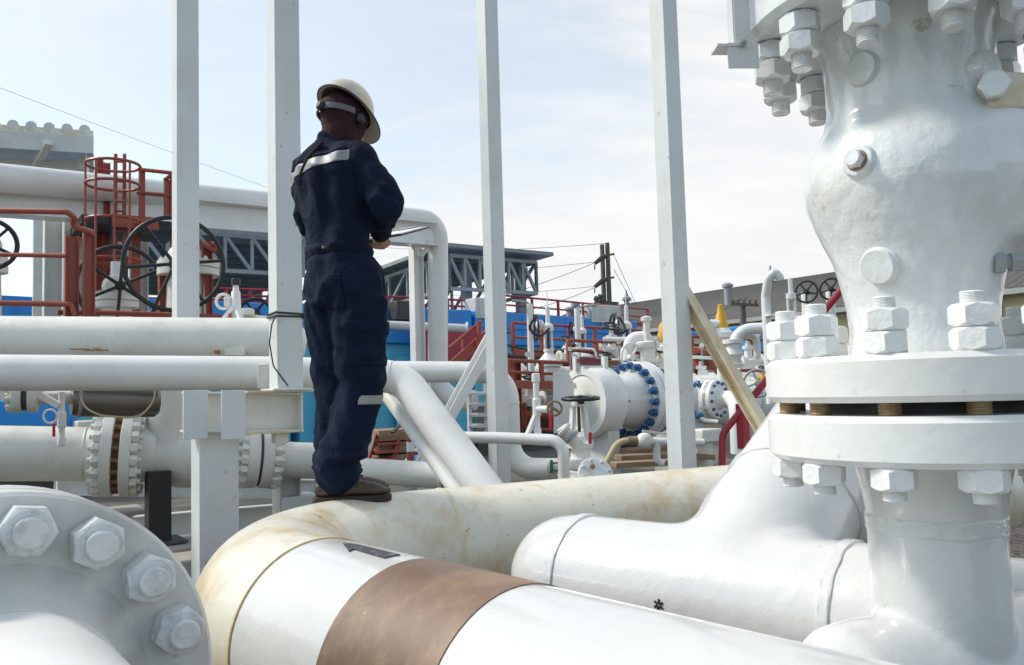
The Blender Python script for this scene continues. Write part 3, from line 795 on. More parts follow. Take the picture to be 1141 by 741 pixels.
wire = thing('tie_wire', 'black wire tied round the post left of the man, its end hanging', 'wire', pb1)
wz = W(319, 353, 5.0).z
mb = MB()
for dz in (0, .016):
    h = .079+.006; c = [V((pb1.x, pb1.y, wz+dz+random.uniform(-.006,.006)))+U3*(h*i)-N3*(h*j) for i, j in ((-1,-1),(1,-1),(1,1),(-1,1))]
    for i in range(4): mb.cyl(c[i], c[(i+1) % 4]+V((0,0,random.uniform(-.004,.004))), .0055, 8)
mb.build('wire_loop', BLACK, wire)
s0 = V((pb1.x, pb1.y, wz))-U3*.086+N3*.07
MB().tube([s0, s0+V((-.02,-.01,-.05)), s0+V((-.035,-.01,-.16)), s0+V((-.01,-.02,-.30)), s0+N3*.03+V((.06,0,-.42))], .0045, .08, 8).build('wire_end', BLACK, wire)
s0 = V((pb1.x, pb1.y, wz))+U3*.086+N3*.086
MB().tube([s0, s0+V((.04,0,.03)), s0+V((.16,.02,-.01)), s0+V((.2,.05,-.03))], .0045, .05, 8).build('wire_end', BLACK, wire)
MB().ubox(tuple(s0+V((.0,0,0))), .02, .02, .03).build('wire_knot', BLACK, wire)

# braces
a = W(548, 376, 6.45); b = W(455, 545, 6.1)
br = thing('diagonal_brace', 'white channel brace leaning against the slim post right of the man', 'brace', b)
MB().ibeam(a, b, .08, .10, .012, N3).build('channel', WHITE, br)
a = W(752, 310, 5.72); b = W(853, 483, 5.33)
br = thing('diagonal_brace', 'rust streaked channel brace sloping down right from the centre right post', 'brace', b)
RBRACE = mkpaint('rust streaked paint', (.70,.62,.44), .5, .1, (.48,.24,.06), .75, 5., .2, 60, chips=.7, chipc=(.25,.10,.03), drip=.5)
MB().ibeam(a, b, .075, .085, .012, N3).build('channel', RBRACE, br)

# ================================================================== left pipes
t = thing('white_pipe', 'upper and fattest of the white pipes at the left, rust patched, with a clip', 'pipe', W(120, 390, 6.1))
pts = [W(-120, 379, 5.9), W(120, 379.5, 6.1), W(318, 381, 6.3)]
RP1 = pr(27, 6.15)
MB().sweep([pts[0].lerp(pts[2], k/16) for k in range(17)], RP1, 40).build('pipe_run', WORN, t)
MB().lathe([(RP1, 0), (RP1*.9, .08), (RP1*.55, .14), (.01, .16)], pts[2], (pts[2]-pts[0]), 36).build('end_cap', WORN, t)
RPATCH = mkpaint('rust patch', (.36,.17,.05), .85, .4, (.62,.50,.33), .6, 30., .4, 90)
def rust_on(x0, x1, a0, a1):
    ax_ = (pts[2]-pts[0]).normalized(); l0 = (W(x0,380,6.1)-pts[0]).dot(ax_); l1 = (W(x1,380,6.1)-pts[0]).dot(ax_)
    cyl_patch(pts[0], ax_, RP1, R_(a0), R_(a1), l0, l1, 5, .003, .006).build('rust_patch', RPATCH, t)
rust_on(88, 108, -23.5, -21); rust_on(104, 128, -26, -23.5); rust_on(240, 246, -34, -24); rust_on(112, 120, -22, -20)
q = W(262, 392, 6.08)
MB().box(q, RI, fw, UP, .15, .03, .055).build('clip', WORN, t, .005)
t = thing('white_pipe', 'lower white pipe at the left, running behind the man and bending down right', 'pipe', W(120, 430, 5.3))
RP2 = pr(19.8, 5.3)
a0_, a1_, a2_, a3_ = W(-120, 415, 5.0), W(300, 416, 5.55), W(447, 419, 5.75), W(560, 572, 5.0)
pth = fillet([a0_, a1_, a2_, a3_], [.4, .24], 16)
MB().sweep(pth, RP2, 40).build('pipe_run', WHITE, t)
MB().torus(pth[-14], pth[-13]-pth[-15], RP2, .004, 40, 8).build('weld_bead', WHITE, t)
q = W(293.5, 419, 5.36); 
MB().box(q, RI, fw, UP, .065, .05, .16).build('clip', WORN, t, .005)
t = thing('white_pipe', 'thin slanting white pipe just below the fat slanting one', 'pipe', W(505, 545, 5.3))
MB().tube([W(402, 408, 6.2), W(430, 437, 5.95), W(516, 556, 5.2)], pr(8.8, 5.6), .1, 24).build('pipe_run', WHITE, t)
t = thing('white_pipe', 'white pipe with two bends stepping down right of the slanting pipes', 'pipe', W(566, 530, 6.5))
p3 = fillet([W(330, 413, 6.9), W(565.5, 415, 6.5), W(569, 522, 6.5), W(625, 523, 6.3)], [.23, .2], 14)
RP3 = pr(12, 6.5)
MB().sweep(p3, RP3, 32).build('pipe_run', WHITE, t)
a, b = vert(567, 449, 430, 6.5); MB().torus(a, Z, RP3, .004, 36, 8).build('weld_bead', WHITE, t)
t = thing('white_pipe', 'thin white pipe bending down in front of the red lever', 'pipe', W(600, 500, 5.8))
p4 = fillet([W(505, 487, 6.0), W(560, 488, 5.9), W(627.5, 491, 5.75), W(629, 548, 5.75)], [.3, .10], 12)
MB().sweep(p4, pr(6.6, 5.8), 24).build('pipe_run', WHITE, t)
# vertical drain valve with red lever standing on it
t = thing('drain_valve', 'slim upright white valve with a hanging red lever beside the launcher door', 'valve', W(599, 485, 5.85))
a, b = vert(599, 486, 418, 5.85)
MB().lathe([(.028,0),(.028,.05),(.022,.06),(.022,.14),(.03,.15),(.03,.26),(.022,.27),(.022,.38),(.03,.385),(.03,.44),(.02,.445)], a, Z, 20).build('stem', WHITE, t)
c = W(611, 456, 5.8); MB().cyl(W(599, 456, 5.85), c, .026, 16).build('side_outlet', WHITE, t)
mb = MB().torus(W(618, 455, 5.78), fw, .05, .008, 20, 8); mb.beam(W(612,452,5.78), W(624,460,5.78), .02, .02); mb.build('yoke_ring', STUDR, t)
MB().box(W(613.5, 470, 5.75), RI, fw, UP, .024, .012, .11).build('lever', REDH, t, .005)
MB().beam(W(586, 489, 5.85), W(597, 462, 5.85), .03, .03).build('strut', WHITE, t)
# short capped pipe behind the boots
t = thing('stub_pipe', 'short white pipe with a studded end flange behind the boots', 'pipe', W(450, 540, 6.0))
a, b = W(398, 524, 6.2), W(494, 530, 5.95)
MB().sweep([a, b], pr(14, 6.1), 32).build('pipe_run', WHITE, t)
dr = (b-a).normalized()
MB().lathe([(.092,0),(.1,.012),(.1,.028),(.07,.03),(.07,.06),(.04,.09)], b-dr*.01, dr, 28).build('end_flange', WORN, t)
nb = bolt_mb(.03, .02, 1, .009, .012).mesh('stud_bolt', ang=28); nb.materials.append(STUDR)
ring_bolts('stud_bolt', nb, b+dr*.02, dr, .083, 8, t)
t = thing('blind_flange', 'round white blind flange showing behind the right knee', 'flange', W(402, 520, 6.5))
MB().lathe([(.17,0),(.178,.008),(.178,.04),(.15,.045),(.14,.08),(.06,.11),(.01,.115)], W(396, 488, 6.5), V((.8,-.35,0)), 36).build('disc', WHITE, t)
MB().cyl(W(380, 488, 6.7), W(396, 488, 6.5), .12, 28).build('neck', WHITE, t)

# ================================================================== left flanged line with valve
t = thing('flanged_valve', 'big grey white in-line valve with rusty studded flanges at the left', 'valve', W(190, 545, 7.7))
ax = (W(300, 510, 7.95)-W(0, 508.5, 7.2)).normalized(); o = W(132, 506, 7.55)
rF = pr(47, 7.5); rP = pr(30.5, 7.3)
MB().sweep([o-ax*4.2, o-ax*1, o-ax*.24], rP, 44).build('inlet_pipe', WORN, t)
MB().torus(o-ax*.27, ax, rP, .007, 48, 8).build('weld_bead', WORN, t)
MB().lathe([(rP,-.25),(rP*1.12,-.16),(rP*1.14,-.125),(rF-.01,-.124),(rF,-.115),(rF,-.035),(rF-.01,-.028),(.1,-.028)], o, ax, 64).build('inlet_flange', WORN, t)
MB().lathe([(.1,.036),(rF-.01,.036),(rF,.044),(rF,.12),(rF-.01,.128),(rP*1.12,.129),(rP*1.1,.16),(rP*1.02,.25),(rP*.98,.32)], o, ax, 64).build('valve_flange', WORN, t)
MB().cyl(o-ax*.03, o+ax*.04, rF*.78, 40).build('gasket', RUSTM, t)
nbm = bolt_mb(.092, .062, 1, .027, .03, 4).mesh('stud_bolt', ang=28); nbm.materials.append(WORN)
stm = MB().cyl((0,0,-.1),(0,0,.1), .022, 10).mesh('stud'); stm.materials.append(RUSTM)
x = ax.cross(Z).normalized(); y = ax.cross(x)
for k in range(20):
    a = 2*math.pi*k/20+.1; p = o+(x*math.cos(a)+y*math.sin(a))*(rF*.88)
    inst('stud_bolt', nbm, along(-ax, p-ax*.122, random.uniform(0,1)), t); inst('stud_bolt', nbm, along(ax, p+ax*.126, random.uniform(0,1)), t)
    inst('stud', stm, along(ax, p), t)
o2 = W(288, 511, 8.05); rF2 = pr(32.5, 8.0); rP2 = pr(20, 8.0)
vb = MB(); L_ = (o2-o).length; ax2 = (o2-o).normalized()
vb.lathe([(rP*.98,.2),(rP*1.0,.34),(rP*1.12,.42),(rP*1.22,.55),(rP*1.18,.78),(rP*1.0,.92),(rP2*1.2,L_-.22),(rP2*1.15,L_-.10)], o, ax2, 48)
cb_, cz_ = vert(190, 480, 436, 7.7)
vb.cyl(V((cb_.x, cb_.y, cb_.z-.3)), V((cb_.x, cb_.y, cz_.z+.16)), rP*.82, 40)
me = remesh(vb, .02, 6); place_mesh('valve_body', me, WORN, t)
MB().lathe([(rF2-.01,-.125),(rF2,-.118),(rF2,-.02),(rF2-.008,-.013),(.1,-.012)], o2, ax2, 56).build('outlet_flange', WORN, t)
MB().lathe([(.1,.012),(rF2-.01,.013),(rF2,.02),(rF2,.11),(rF2-.01,.12),(rP2*1.15,.121),(rP2,.22)], o2, ax2, 56).build('pipe_flange', WORN, t)
MB().cyl(o2-ax2*.02, o2+ax2*.02, rF2*.94, 40).build('gasket', DARK, t)
MB().sweep([o2+ax2*.2, o2+ax2*.8], rP2, 36).build('outlet_pipe', WORN, t)
for k in range(16):
    x2 = ax2.cross(Z).normalized(); y2 = ax2.cross(x2); a = 2*math.pi*k/16; p = o2+(x2*math.cos(a)+y2*math.sin(a))*(rF2*.86)
    inst('stud_bolt', nbm, along(-ax2, p-ax2*.122, random.uniform(0,1)), t); inst('stud_bolt', nbm, along(ax2, p+ax2*.118, random.uniform(0,1)), t)
# black leg on its concrete foot
b, tt = vert(176, 603, 535, 7.4)
t = thing('black_support', 'black square support under the big left valve on a concrete foot', 'support', (b.x, b.y, 0))
MB().box((b+tt)/2+Z*.03, U3, -N3, Z, .19, .19, (tt-b).z+.1).build('leg', BLACK, t, .004)
MB().ubox((b.x, b.y, b.z), .42, .42, .022).build('base_plate', DARK, t, .003)
MB().ubox((b.x, b.y, b.z/2-.01), .8, .7, b.z-.02).build('concrete_foot', CONC, t, .02)
# crossbeam frame carrying the pipes
cA, cB = W(203, 459, 4.75), W(331, 459, 5.05)
b, tt = vert(240, 690, 478, 4.82)
t = thing('pipe_trestle', 'white steel column with a stub crossbeam carrying the left pipes', 'support', (b.x, b.y, 0))
b = V((b.x, b.y, 0))
MB().box((b+tt)/2, U3, -N3, Z, .225, .19, tt.z-.0).build('column', POSTP, t, .006)
hgt = pr(44, 4.9)
m_ = MB(); m_.ibeam(cA, cB, .16, hgt, .013); m_.build('crossbeam', WORN, t, .002)
m_ = MB(); c_ = cB; m_.box(cB, (cB-cA).normalized(), N3, Z, .012, .17, hgt); m_.build('end_plate', WORN, t)
for px_, wpx in ((218, 26), (260, 26)):
    q = W(px_, 462, 4.67); MB().box(q, U3, -N3, Z, pr(wpx, 4.7), .014, pr(54, 4.7)).build('stiffener_plate', POSTP, t, .003)
q = W(308, 436, 4.97)
MB().ubox(tuple(q), pr(76, 5), .2, .014).build('cap_plate', RBRACE, t, .002)
q = W(300, 481, 4.97)
MB().ubox(tuple(q), pr(66, 5), .2, .016).build('lower_plate', RBRACE, t, .002)
MB().ubox(tuple(W(312, 487, 5.0)), .08, .08, .07).build('stub', WORN, t, .003)
# hanging drain with red lever under the lower pipe
t = thing('drain_valve', 'small white drain with a red lever hanging under the lower left pipe', 'valve', W(68, 496, 5.5))
a, b = vert(68.5, 497, 436, 5.5)
MB().lathe([(.018,0),(.026,.005),(.026,.05),(.02,.06),(.02,.12),(.028,.13),(.028,.22),(.02,.23),(.02,.36)], a, Z, 18).build('stem', WORN, t)
MB().beam(W(45, 440, 5.5), W(66, 452, 5.5), .03, .04).build('strut', WORN, t)
MB().torus(W(56, 464, 5.45), fw, .045, .007, 20, 8).build('yoke_ring', WORN, t)
MB().box(W(60, 479, 5.42), RI, fw, UP, .018, .01, .09).build('lever', REDH, t, .003)
# small bolted flange pair and dark tank hanging under the pipe
t = thing('flange_pair', 'small bolted white flange pair under the lower left pipe', 'flange', W(25, 450, 6.2))
o = W(28, 444, 6.2); a_ = V((.9,.4,0)).normalized()
MB().lathe([(.05,-.13),(.05,-.09),(.10,-.085),(.105,-.08),(.105,-.02),(.04,-.018)], o, a_, 32).build('flange', WORN, t)
MB().lathe([(.04,.018),(.105,.02),(.105,.08),(.1,.085),(.05,.09),(.05,.5)], o, a_, 32).build('flange', WORN, t)
ring_bolts('stud_bolt', bolt_mb(.038,.026,1,.012,.012,3).mesh('stud_bolt', ang=28), o-a_*.085, -a_, .08, 8, t, 0, WORN)
MB().cyl(o-a_*.02, o+a_*.02, .09, 20).build('gasket', DARK, t)
t = thing('dark_cylinder', 'dark steel actuator cylinder under the lower left pipe', 'actuator', W(125, 458, 6.4))
a, b = W(88, 446, 6.2), W(172, 447, 6.5); d_ = (b-a).normalized()
MB().lathe([(.05,-.06),(.11,-.05),(.125,0),(.125,(b-a).length),(.1,(b-a).length+.03)], a, d_, 36).build('barrel', WINE if False else mkpaint('tarnished steel', (.20,.18,.16), .28, .2, metal=.6), t)
MB().torus(a, d_, .118, .014, 36, 8).build('end_ring', GALV, t)
cbm = MB().tube([W(90,443,6.05), W(95,455,6.0), W(112,463,5.95), W(150,466,5.95), W(172,455,6.0), W(173,430,6.1)], .007, .2, 8)
tag(cbm.build('dangling_cable', SAND), 'thin dangling cable looped under the dark cylinder at the left', 'cable')

# ================================================================== low steel skid, concrete blocks under the left line
for k, (x0, y0, x1, y1, d0, d1, w_, h_, lab) in enumerate((
    (60, 540, 350, 545, 9.2, 9.6, .12, .22, 'upper white skid beam behind the black leg'),
    (150, 588, 480, 560, 8.6, 8.9, .14, .24, 'lower white skid beam passing the black leg'),)):
    tag(MB().ibeam(W(x0,y0,d0), W(x1,y1,d1), w_, h_, .014).build('skid_beam', GREYP), lab, 'beam', 'low white skid beams')
for k, (px_, py_, d_, sx, sz, lab) in enumerate(((60, 610, 7.4, .9, .28, 'rough concrete block behind the near flange'), (330, 560, 8.4, .4, .6, 'grey pedestal under the right end of the flanged line'),
        (207, 640, 6.6, .5, .35, 'rough concrete block left of the white column'), (118, 575, 9.5, .8, .35, 'concrete block below the rusty studded flange'))):
    q = W(px_, py_, d_); tag(MB().ubox((q.x, q.y, sz/2), sx, sx*.8, sz).build('concrete_block', CONC if k != 1 else GREYP, None, .02), lab, 'block', 'concrete blocks under the left line')
a, b = vert(70, 600, 520, 8.5)
tag(MB().beam(V((a.x,a.y,0)), b, .12, .12).build('pipe_prop', GREYP), 'thin grey leg under the left inlet pipe', 'support')
a, b = vert(320, 600, 532, 8.3)
t = thing('pipe_stand', 'white H section stand under the right flange of the left line', 'support', (a.x, a.y, 0))
MB().ibeam(V((a.x,a.y,0)), b, .22, .22, .014).build('leg', GREYP, t)
MB().ubox((b.x,b.y,b.z), .3, .26, .02).build('saddle', GREYP, t)

# ================================================================== handwheel valves at the left
def handwheel(name, o, axis, R, r, spokes, mat, parent, hub=.05, spin=.3, dish=0.0):
    axis = V(axis).normalized(); x = axis.cross(Z).normalized() if abs(axis.z) < .9 else V((1,0,0)); y = axis.cross(x)
    wl = MB().torus(o, axis, R, r, 56, 12).build(name, mat, parent)
    for k in range(spokes):
        a = spin+2*math.pi*k/spokes; d = x*math.cos(a)+y*math.sin(a)
        MB().cyl(o-axis*dish+d*hub*.6, o+d*R, r*.75, 10).build('spoke', mat, wl)
    MB().lathe([(hub*.6,-.05-dish),(hub,-.045-dish),(hub,.02-dish),(hub*.6,.03-dish)], o, axis, 20).build('hub', mat, wl)
    return wl
def gear_valve(px, py, d, Rpx, spokes, spin, label, bx, by, gx, gy, rxp):
    t = thing('gear_valve', label, 'valve', W(bx, by+45, d+.5), 'black handwheel gear valves at the left')
    o = W(px, py, d); axis = (CAM-o); axis.z *= .3; axis = (axis.normalized()+V((.12,0,0))).normalized()
    handwheel('handwheel', o, axis, pr(Rpx, d), pr(2.6, d), spokes, BLACK, t, .05, spin)
    g_ = W(gx, gy, d+.45)
    MB().cyl(o, g_, .028, 14).build('shaft', DARK, t)
    rr = pr(rxp, d+.4)
    MB().lathe([(rr*.4,-rr*.75),(rr*.8,-rr*.62),(rr,-rr*.25),(rr,rr*.25),(rr*.8,rr*.62),(rr*.4,rr*.75)], g_, axis, 32).build('gearbox', WORN, t)
    MB().lathe([(rr*.45,-rr*1.7),(rr*.45,-.05),(rr*.62,0),(rr*.45,.05),(rr*.4,rr*1.9)], g_, Z, 28).build('yoke', WORN, t)
    st_ = MB(); f0 = W(bx, by, d+.5); R2 = pr(rxp*1.55, d+.5)
    o_ = MB().lathe([(R2*.6,-.04),(R2*.97,-.035),(R2,-.03),(R2,.03),(R2*.95,.035),(R2*.7,.036)], f0+Z*.075, Z, 36).build('bonnet_flange', WORN, t)
    MB().lathe([(R2*.7,-.036),(R2*.97,-.035),(R2,-.03),(R2,.03),(R2*.95,.035),(R2*.7,.036)], f0-Z*.0, Z, 36).build('bonnet_flange', WORN, t)
    nbs = bolt_mb(.035,.02,1,.012,.012,3).mesh('stud_bolt', ang=28)
    ring_bolts('stud_bolt', nbs, f0+Z*.11, Z, R2*.87, 12, t, 0, WORN)
    MB().lathe([(R2*.7,-1.2),(R2*.75,-.5),(R2*.68,-.03)], f0, Z, 32).build('body', WORN, t)
gear_valve(194.5, 294, 7.6, 52, 6, .12, 'valve with the larger black handwheel behind the second steel post', 210, 304, 208, 290, 21)
gear_valve(134, 318, 8.2, 43.5, 6, .45, 'valve with the smaller black handwheel beside the red ladder', 130, 340, 130, 320, 15)
gear_valve(-12, 272, 7.4, 27, 5, .2, 'valve whose black handwheel is cut by the left edge', -16, 300, -14, 274, 14)
t = thing('small_handwheel', 'small black handwheel low behind the post left of the man', 'handwheel', W(284, 350, 8))
handwheel('wheel', W(284, 349, 8), V((.2,-1,.25)), pr(17, 8), .018, 5, BLACK, t)
MB().cyl(W(284, 349, 8), W(284, 380, 8.1), .025).build('stem', WORN, t)
# white stand pipe with black cap
t = thing('vent_stand', 'slim white vent stand with a black cap and splayed legs on the upper left pipe', 'vent', W(262, 365, 6.4))
a, b = vert(263, 366, 307, 6.35)
MB().lathe([(.05,-.02),(.05,.03),(.042,.05),(.034,.28),(.022,.30),(.022,.36),(.014,.365)], a, Z, 20).build('standpipe', WHITE, t)
MB().lathe([(.035,.335),(.035,.38),(.03,.385)], a, Z, 20).build('cap', BLACK, t)
MB().beam(W(241, 366, 6.3), W(260, 342, 6.32), .035, .03).build('strut', WHITE, t); MB().beam(W(275, 374, 6.2), W(265, 346, 6.3), .035, .03).build('strut', WHITE, t)
MB().torus(W(249, 336, 6.35), fw, pr(8, 6.35), .012, 22, 8).build('yoke_ring', WORN, t)
MB().box(W(254, 336, 6.35), RI, fw, UP, .05, .05, .07).build('side_valve', WORN, t, .006)
MB().box(W(256, 353, 6.3), RI, fw, UP, .02, .012, .05).build('lever', REDH, t, .003)
t = thing('small_pipe_branch', 'small worn white branch with a brass cap beside the post left of the man', 'pipe', W(286, 362, 6.6))
MB().sweep([W(268, 357, 6.7), W(298, 360, 6.6)], pr(8, 6.6), 24).build('branch', WORN, t)
MB().lathe([(.05,0),(.06,.01),(.06,.05),(.04,.06)], W(275, 352, 6.6), Z, 16).build('cap', WORN, t)

# ================================================================== red guard rails and ladder at the left
t = thing('red_guard_rail', 'red tube guard rail with two thick posts left of the handwheels', 'railing', W(90, 362, 7.3))
for px_, yt_, wpx in ((79, 262, 14), (98.5, 258, 12)):
    a, b = vert(px_, 362, yt_, 7.3); MB().ibeam(a, b, pr(wpx, 7.3), pr(wpx, 7.3), .012).build('post', REDP, t)
rr = pr(3.2, 7.3)
MB().tube([W(-40, 234, 7.2), W(74, 236, 7.2), W(83, 242, 7.25), W(80, 252, 7.3), W(104, 259, 7.3)], rr, .04, 14).build('handrail', REDP, t)
MB().tube([W(-40, 283, 7.2), W(74, 285, 7.25)], rr*.8, None, 12).build('mid_rail', REDP, t)
MB().tube([W(-40, 337, 7.2), W(80, 339, 7.25), W(84, 352, 7.25)], rr, .03, 14).build('lower_rail', REDP, t)
t = thing('red_guard_rail', 'red tube guard rail passing behind the second steel post', 'railing', W(200, 362, 7.9))
MB().tube([W(64, 348, 7.4), W(130, 349, 7.7), W(248, 353, 8.0)], pr(3, 7.7), None, 12).build('lower_rail', REDP, t)
for px_, yt_, wpx in ((181.5, 291, 9), (230, 268, 11)):
    a, b = vert(px_, 362, yt_, 8.0); MB().ibeam(a, b, pr(wpx, 8), pr(wpx, 8), .01).build('post', REDP, t)
MB().tube([W(224, 270, 8), W(240, 280, 8), W(252, 274, 8), W(236, 272, 8)], pr(3, 8), .05, 12).build('rail_stub', REDP, t)
# caged ladder
t = thing('caged_ladder', 'red steel ladder with a safety cage left of the grating platform', 'ladder', W(126, 362, 9.3))
for px_ in (128, 138):
    a, b = vert(px_, 362, 168, 9.2); MB().beam(a, b, .06, .03).build('stile', REDP, t)
for k in range(17):
    y_ = 356-11*k; MB().cyl(W(128, y_, 9.2), W(138, y_+.3, 9.2), .014, 8).build('rung', REDP, t)
for k, y_ in enumerate((184, 206, 246, 290)):
    c_ = W(126, y_, 8.95); MB().torus(c_, Z, .27, .016, 28, 6).build('cage_hoop', REDP, t)
for an in (-.5, .25, 1., 1.75, 2.6):
    c_ = W(126, 184, 8.95); d_ = V((-math.cos(an+.4), -math.sin(an), 0)).normalized()*.27
    e_ = W(126, 300, 8.95); MB().cyl(c_+d_, V((c_.x, c_.y, e_.z))+d_, .012, 6).build('cage_bar', REDP, t)
for px_, y1 in ((110, 173), (118, 178)):
    a, b = vert(px_, 362, y1, 9.5); MB().ibeam(a, b, .07, .07, .01).build('post', REDP, t)
# platform with rail
t = thing('grating_platform', 'black grating platform with a red tube rail under the pipe bridge', 'platform', W(165, 362, 9.2))
pa, pbb = W(96, 252, 9.0), W(200, 246, 9.5)
MB().box((pa+pbb)/2+N3*-.4, U3, -N3, Z, (pbb-pa).length*1.1, .9, .09).build('grating', BLACK, t)
MB().box((pa+pbb)/2+N3*.08, U3, -N3, Z, (pbb-pa).length*.5, .02, .14).build('toe_plate', REDP, t)
for px_, y0, y1 in ((158, 243, 189), (193, 243, 193), (186, 243, 200)):
    a, b = vert(px_, y0, y1, 9.3); MB().beam(a, b, .06, .06).build('rail_post', REDP, t)
for ya, yb_, xa, xb in ((189, 193, 158, 194), (215, 218, 153, 194), (201, 192, 183, 195)):
    MB().cyl(W(xa, ya, 9.3), W(xb, yb_, 9.3), .022, 10).build('rail', REDP, t)
for px_ in (150, 196):
    a, b = vert(px_, 440, 252, 9.5); MB().beam(a, b, .1, .1).build('platform_leg', REDP, t)

# ================================================================== pipe bridge with girder, down pipe and columns
t = thing('pipe_bridge', 'white girder bridge carrying a pipe that bends down right of the man', 'pipe bridge', W(468, 500, 12.6))
g0, g1 = W(-100, 213, 8.4), W(483, 262, 12.6)
MB().ibeam(g0, g1, .28, .36, .02).build('girder', WHITE, t, .004)
e0, e1 = W(-100, 189, 8.2), W(489, 247, 12.75)
MB().sweep(fillet([e0, W(300, 226, 11.1), W(488, 246, 12.75), W(488, 430, 12.75), W(505, 446, 12.7), W(530, 446, 12.6)], [2, .3, .3, .15], 12), pr(11.2, 12.7), 32).build('bridge_pipe', WHITE, t)
a, b = vert(468, 500, 268, 12.5)
MB().ibeam(a, b, .17, .17, .014).build('column', WHITE, t)
MB().beam(W(457, 268, 12.4), W(467, 285, 12.5), .05, .05).build('bracket', WHITE, t); MB().beam(W(481, 268, 12.5), W(470, 285, 12.5), .05, .05).build('bracket', WHITE, t)
for px_, d_ in ((154, 10.2), (80, 9.6), (58, 9.8)):
    a, b = vert(px_, 400, 240, d_); MB().ibeam(a, b, .2, .2, .014).build('column', GREYP, t)
# ================================================================== open sheds
def truss(mb, a, b, h, n, w=.09):
    up = V((0,0,h)); mb.beam(a, b, w, w); mb.beam(a-up, b-up, w, w)
    for k in range(n+1):
        p = a.lerp(b, k/n); mb.beam(p, p-up, w*.8, w*.8)
        if k < n:
            q = a.lerp(b, (k+1)/n); mb.beam(p, q-up, w*.8, w*.8)
def shed(label, C, ulen, nlen, slope_n, h, n1, n2, zleg=0, slope_u=0.):
    """C nearest corner, roof runs along U3*ulen and -N3*nlen"""
    t = thing('open_shed', label, 'shed', (C.x, C.y, 0), 'open steel sheds')
    A = C+U3*ulen+Z*slope_u*ulen; B = C-N3*nlen+Z*slope_n*nlen; D = A+B-C
    ov = U3*.35*(1 if ulen > 0 else -1); on = N3*.35
    MB().prism([C-ov+on, A+ov+on, D+ov-on, B-ov-on], Z*.10).build('roof', SHEDM, t)
    rb = MB()
    for k in range(1, 12):
        p = C.lerp(B, k/12); rb.beam(p-Z*.08, p+(A-C)-Z*.08, .08, .12)
    rb.build('purlin', SHEDM, t)
    m1 = MB(); truss(m1, C-Z*.15, A-Z*.15, h, n1); m1.build('truss', GALV, t)
    m1 = MB(); truss(m1, C-Z*.15, B-Z*.15, h, n2); m1.build('truss', GALV, t)
    m1 = MB(); truss(m1, B-Z*.15, D-Z*.15, h, n1); m1.build('truss', GALV, t)
    m1 = MB(); truss(m1, A-Z*.15, D-Z*.15, h, n2); m1.build('truss', GALV, t)
    for p in (C.lerp(A, .27)-N3*.4, A.lerp(C, .09)-N3*.4, B, D, C.lerp(B, .5), (B+D)/2): MB().beam(V((p.x, p.y, zleg)), V((p.x, p.y, p.z-.15)), .22, .22).build('column', SHEDM, t)
    return t
C1 = W(500, 278, 21)
shed('open steel shed with a lattice truss seen right of the man', C1, 2.75, 9, -.03, .85, 6, 8)
C2 = W(118, 243, 17)
shed('dark open steel shed behind the larger handwheel at the left', C2, 5.4, 9, -.05, .8, 9, 8)
# tiled canopy far left
t = thing('tiled_canopy', 'pale tiled canopy roof on braced posts at the far left', 'canopy', W(30, 420, 12))
c0 = W(-80, 141, 11.6); c1 = W(104, 153, 12.2); bk_ = V((-.5, 1.0, 0)).normalized()
up_ = V((0,0,.02))
MB().prism([c0, c1, c1+bk_*4-Z*.35, c0+bk_*4-Z*.35], Z*.10).build('roof', CREAM, t)
rt = MB()
for k in range(9):
    p = c0.lerp(c1, (k+.5)/9); rt.sweep([p+Z*.11, p+bk_*4+Z*(.11-.35)], .075, 10)
rt.build('roof_tiles', GREYP, t)
MB().beam(c0-Z*.12, c1-Z*.12, .06, .26).build('fascia', GREYP, t, .004)
MB().beam(W(-40, 182, 12.2), W(98, 187, 12.6), .14, .16).build('beam', GREYP, t, .004)
MB().beam(W(40, 186, 12.2), W(54, 158, 11.9), .1, .1).build('strut', GREYP, t)
a, b = vert(42, 440, 190, 12.3); MB().beam(a, b, .16, .16).build('post', GREYP, t)
MB().box(W(92, 181, 12.4), RI, fw, UP, .12, .03, .22).build('lug_plate', GREYP, t, .01)

# ================================================================== blue containers
def container(label, xa, da, xb, db, ytopa, ytopb, dep=2.4):
    a = W(xa, 400, da); b = W(xb, 400, db); za = W(xa, ytopa, da).z; zb = W(xb, ytopb, db).z; zt = (za+zb)/2
    a.z = b.z = 0; d_ = (b-a).normalized(); nn = V((d_.y, -d_.x, 0)); L_ = (b-a).length; c = (a+b)/2
    t = thing('blue_container', label, 'container', (c.x, c.y, 0), 'blue equipment containers')
    bh = .82
    MB().box(c-nn*(dep/2)+Z*(zt-bh/2), d_, -nn, Z, L_-.05, dep, bh).build('upper_panel', BLUE, t, .03)
    MB().box(c-nn*(dep/2+.08)+Z*((zt-bh+.35)/2), d_, -nn, Z, L_-.15, dep-.1, zt-bh-.35).build('lower_wall', CYAN, t, .02)
    MB().box(c-nn*(dep/2)+Z*.18, d_, -nn, Z, L_-.05, dep, .3).build('base', DARK, t, .02)
    n = max(3, int(L_/.8))
    for k in range(1, n): MB().box(a.lerp(b, k/n)+nn*.0+Z*(zt-bh/2), d_, -nn, Z, .02, .02, bh*.85).build('panel_seam', BLUE, t)
    MB().box(c+nn*.02+Z*(zt-bh*.48), d_, -nn, Z, L_-.1, .03, .03).build('panel_rail', BLUE, t)
    for fr in (.22, .62):
        q = a.lerp(b, fr)-nn*.0; MB().box(q-nn*.0+Z*(.35+ (zt-bh-.35)*.5), d_, -nn, Z, .9, .04, (zt-bh-.35)*.75).build('hatch', GREYP if fr < .5 else CYAN, t, .01)
    return t, a, b, nn, zt
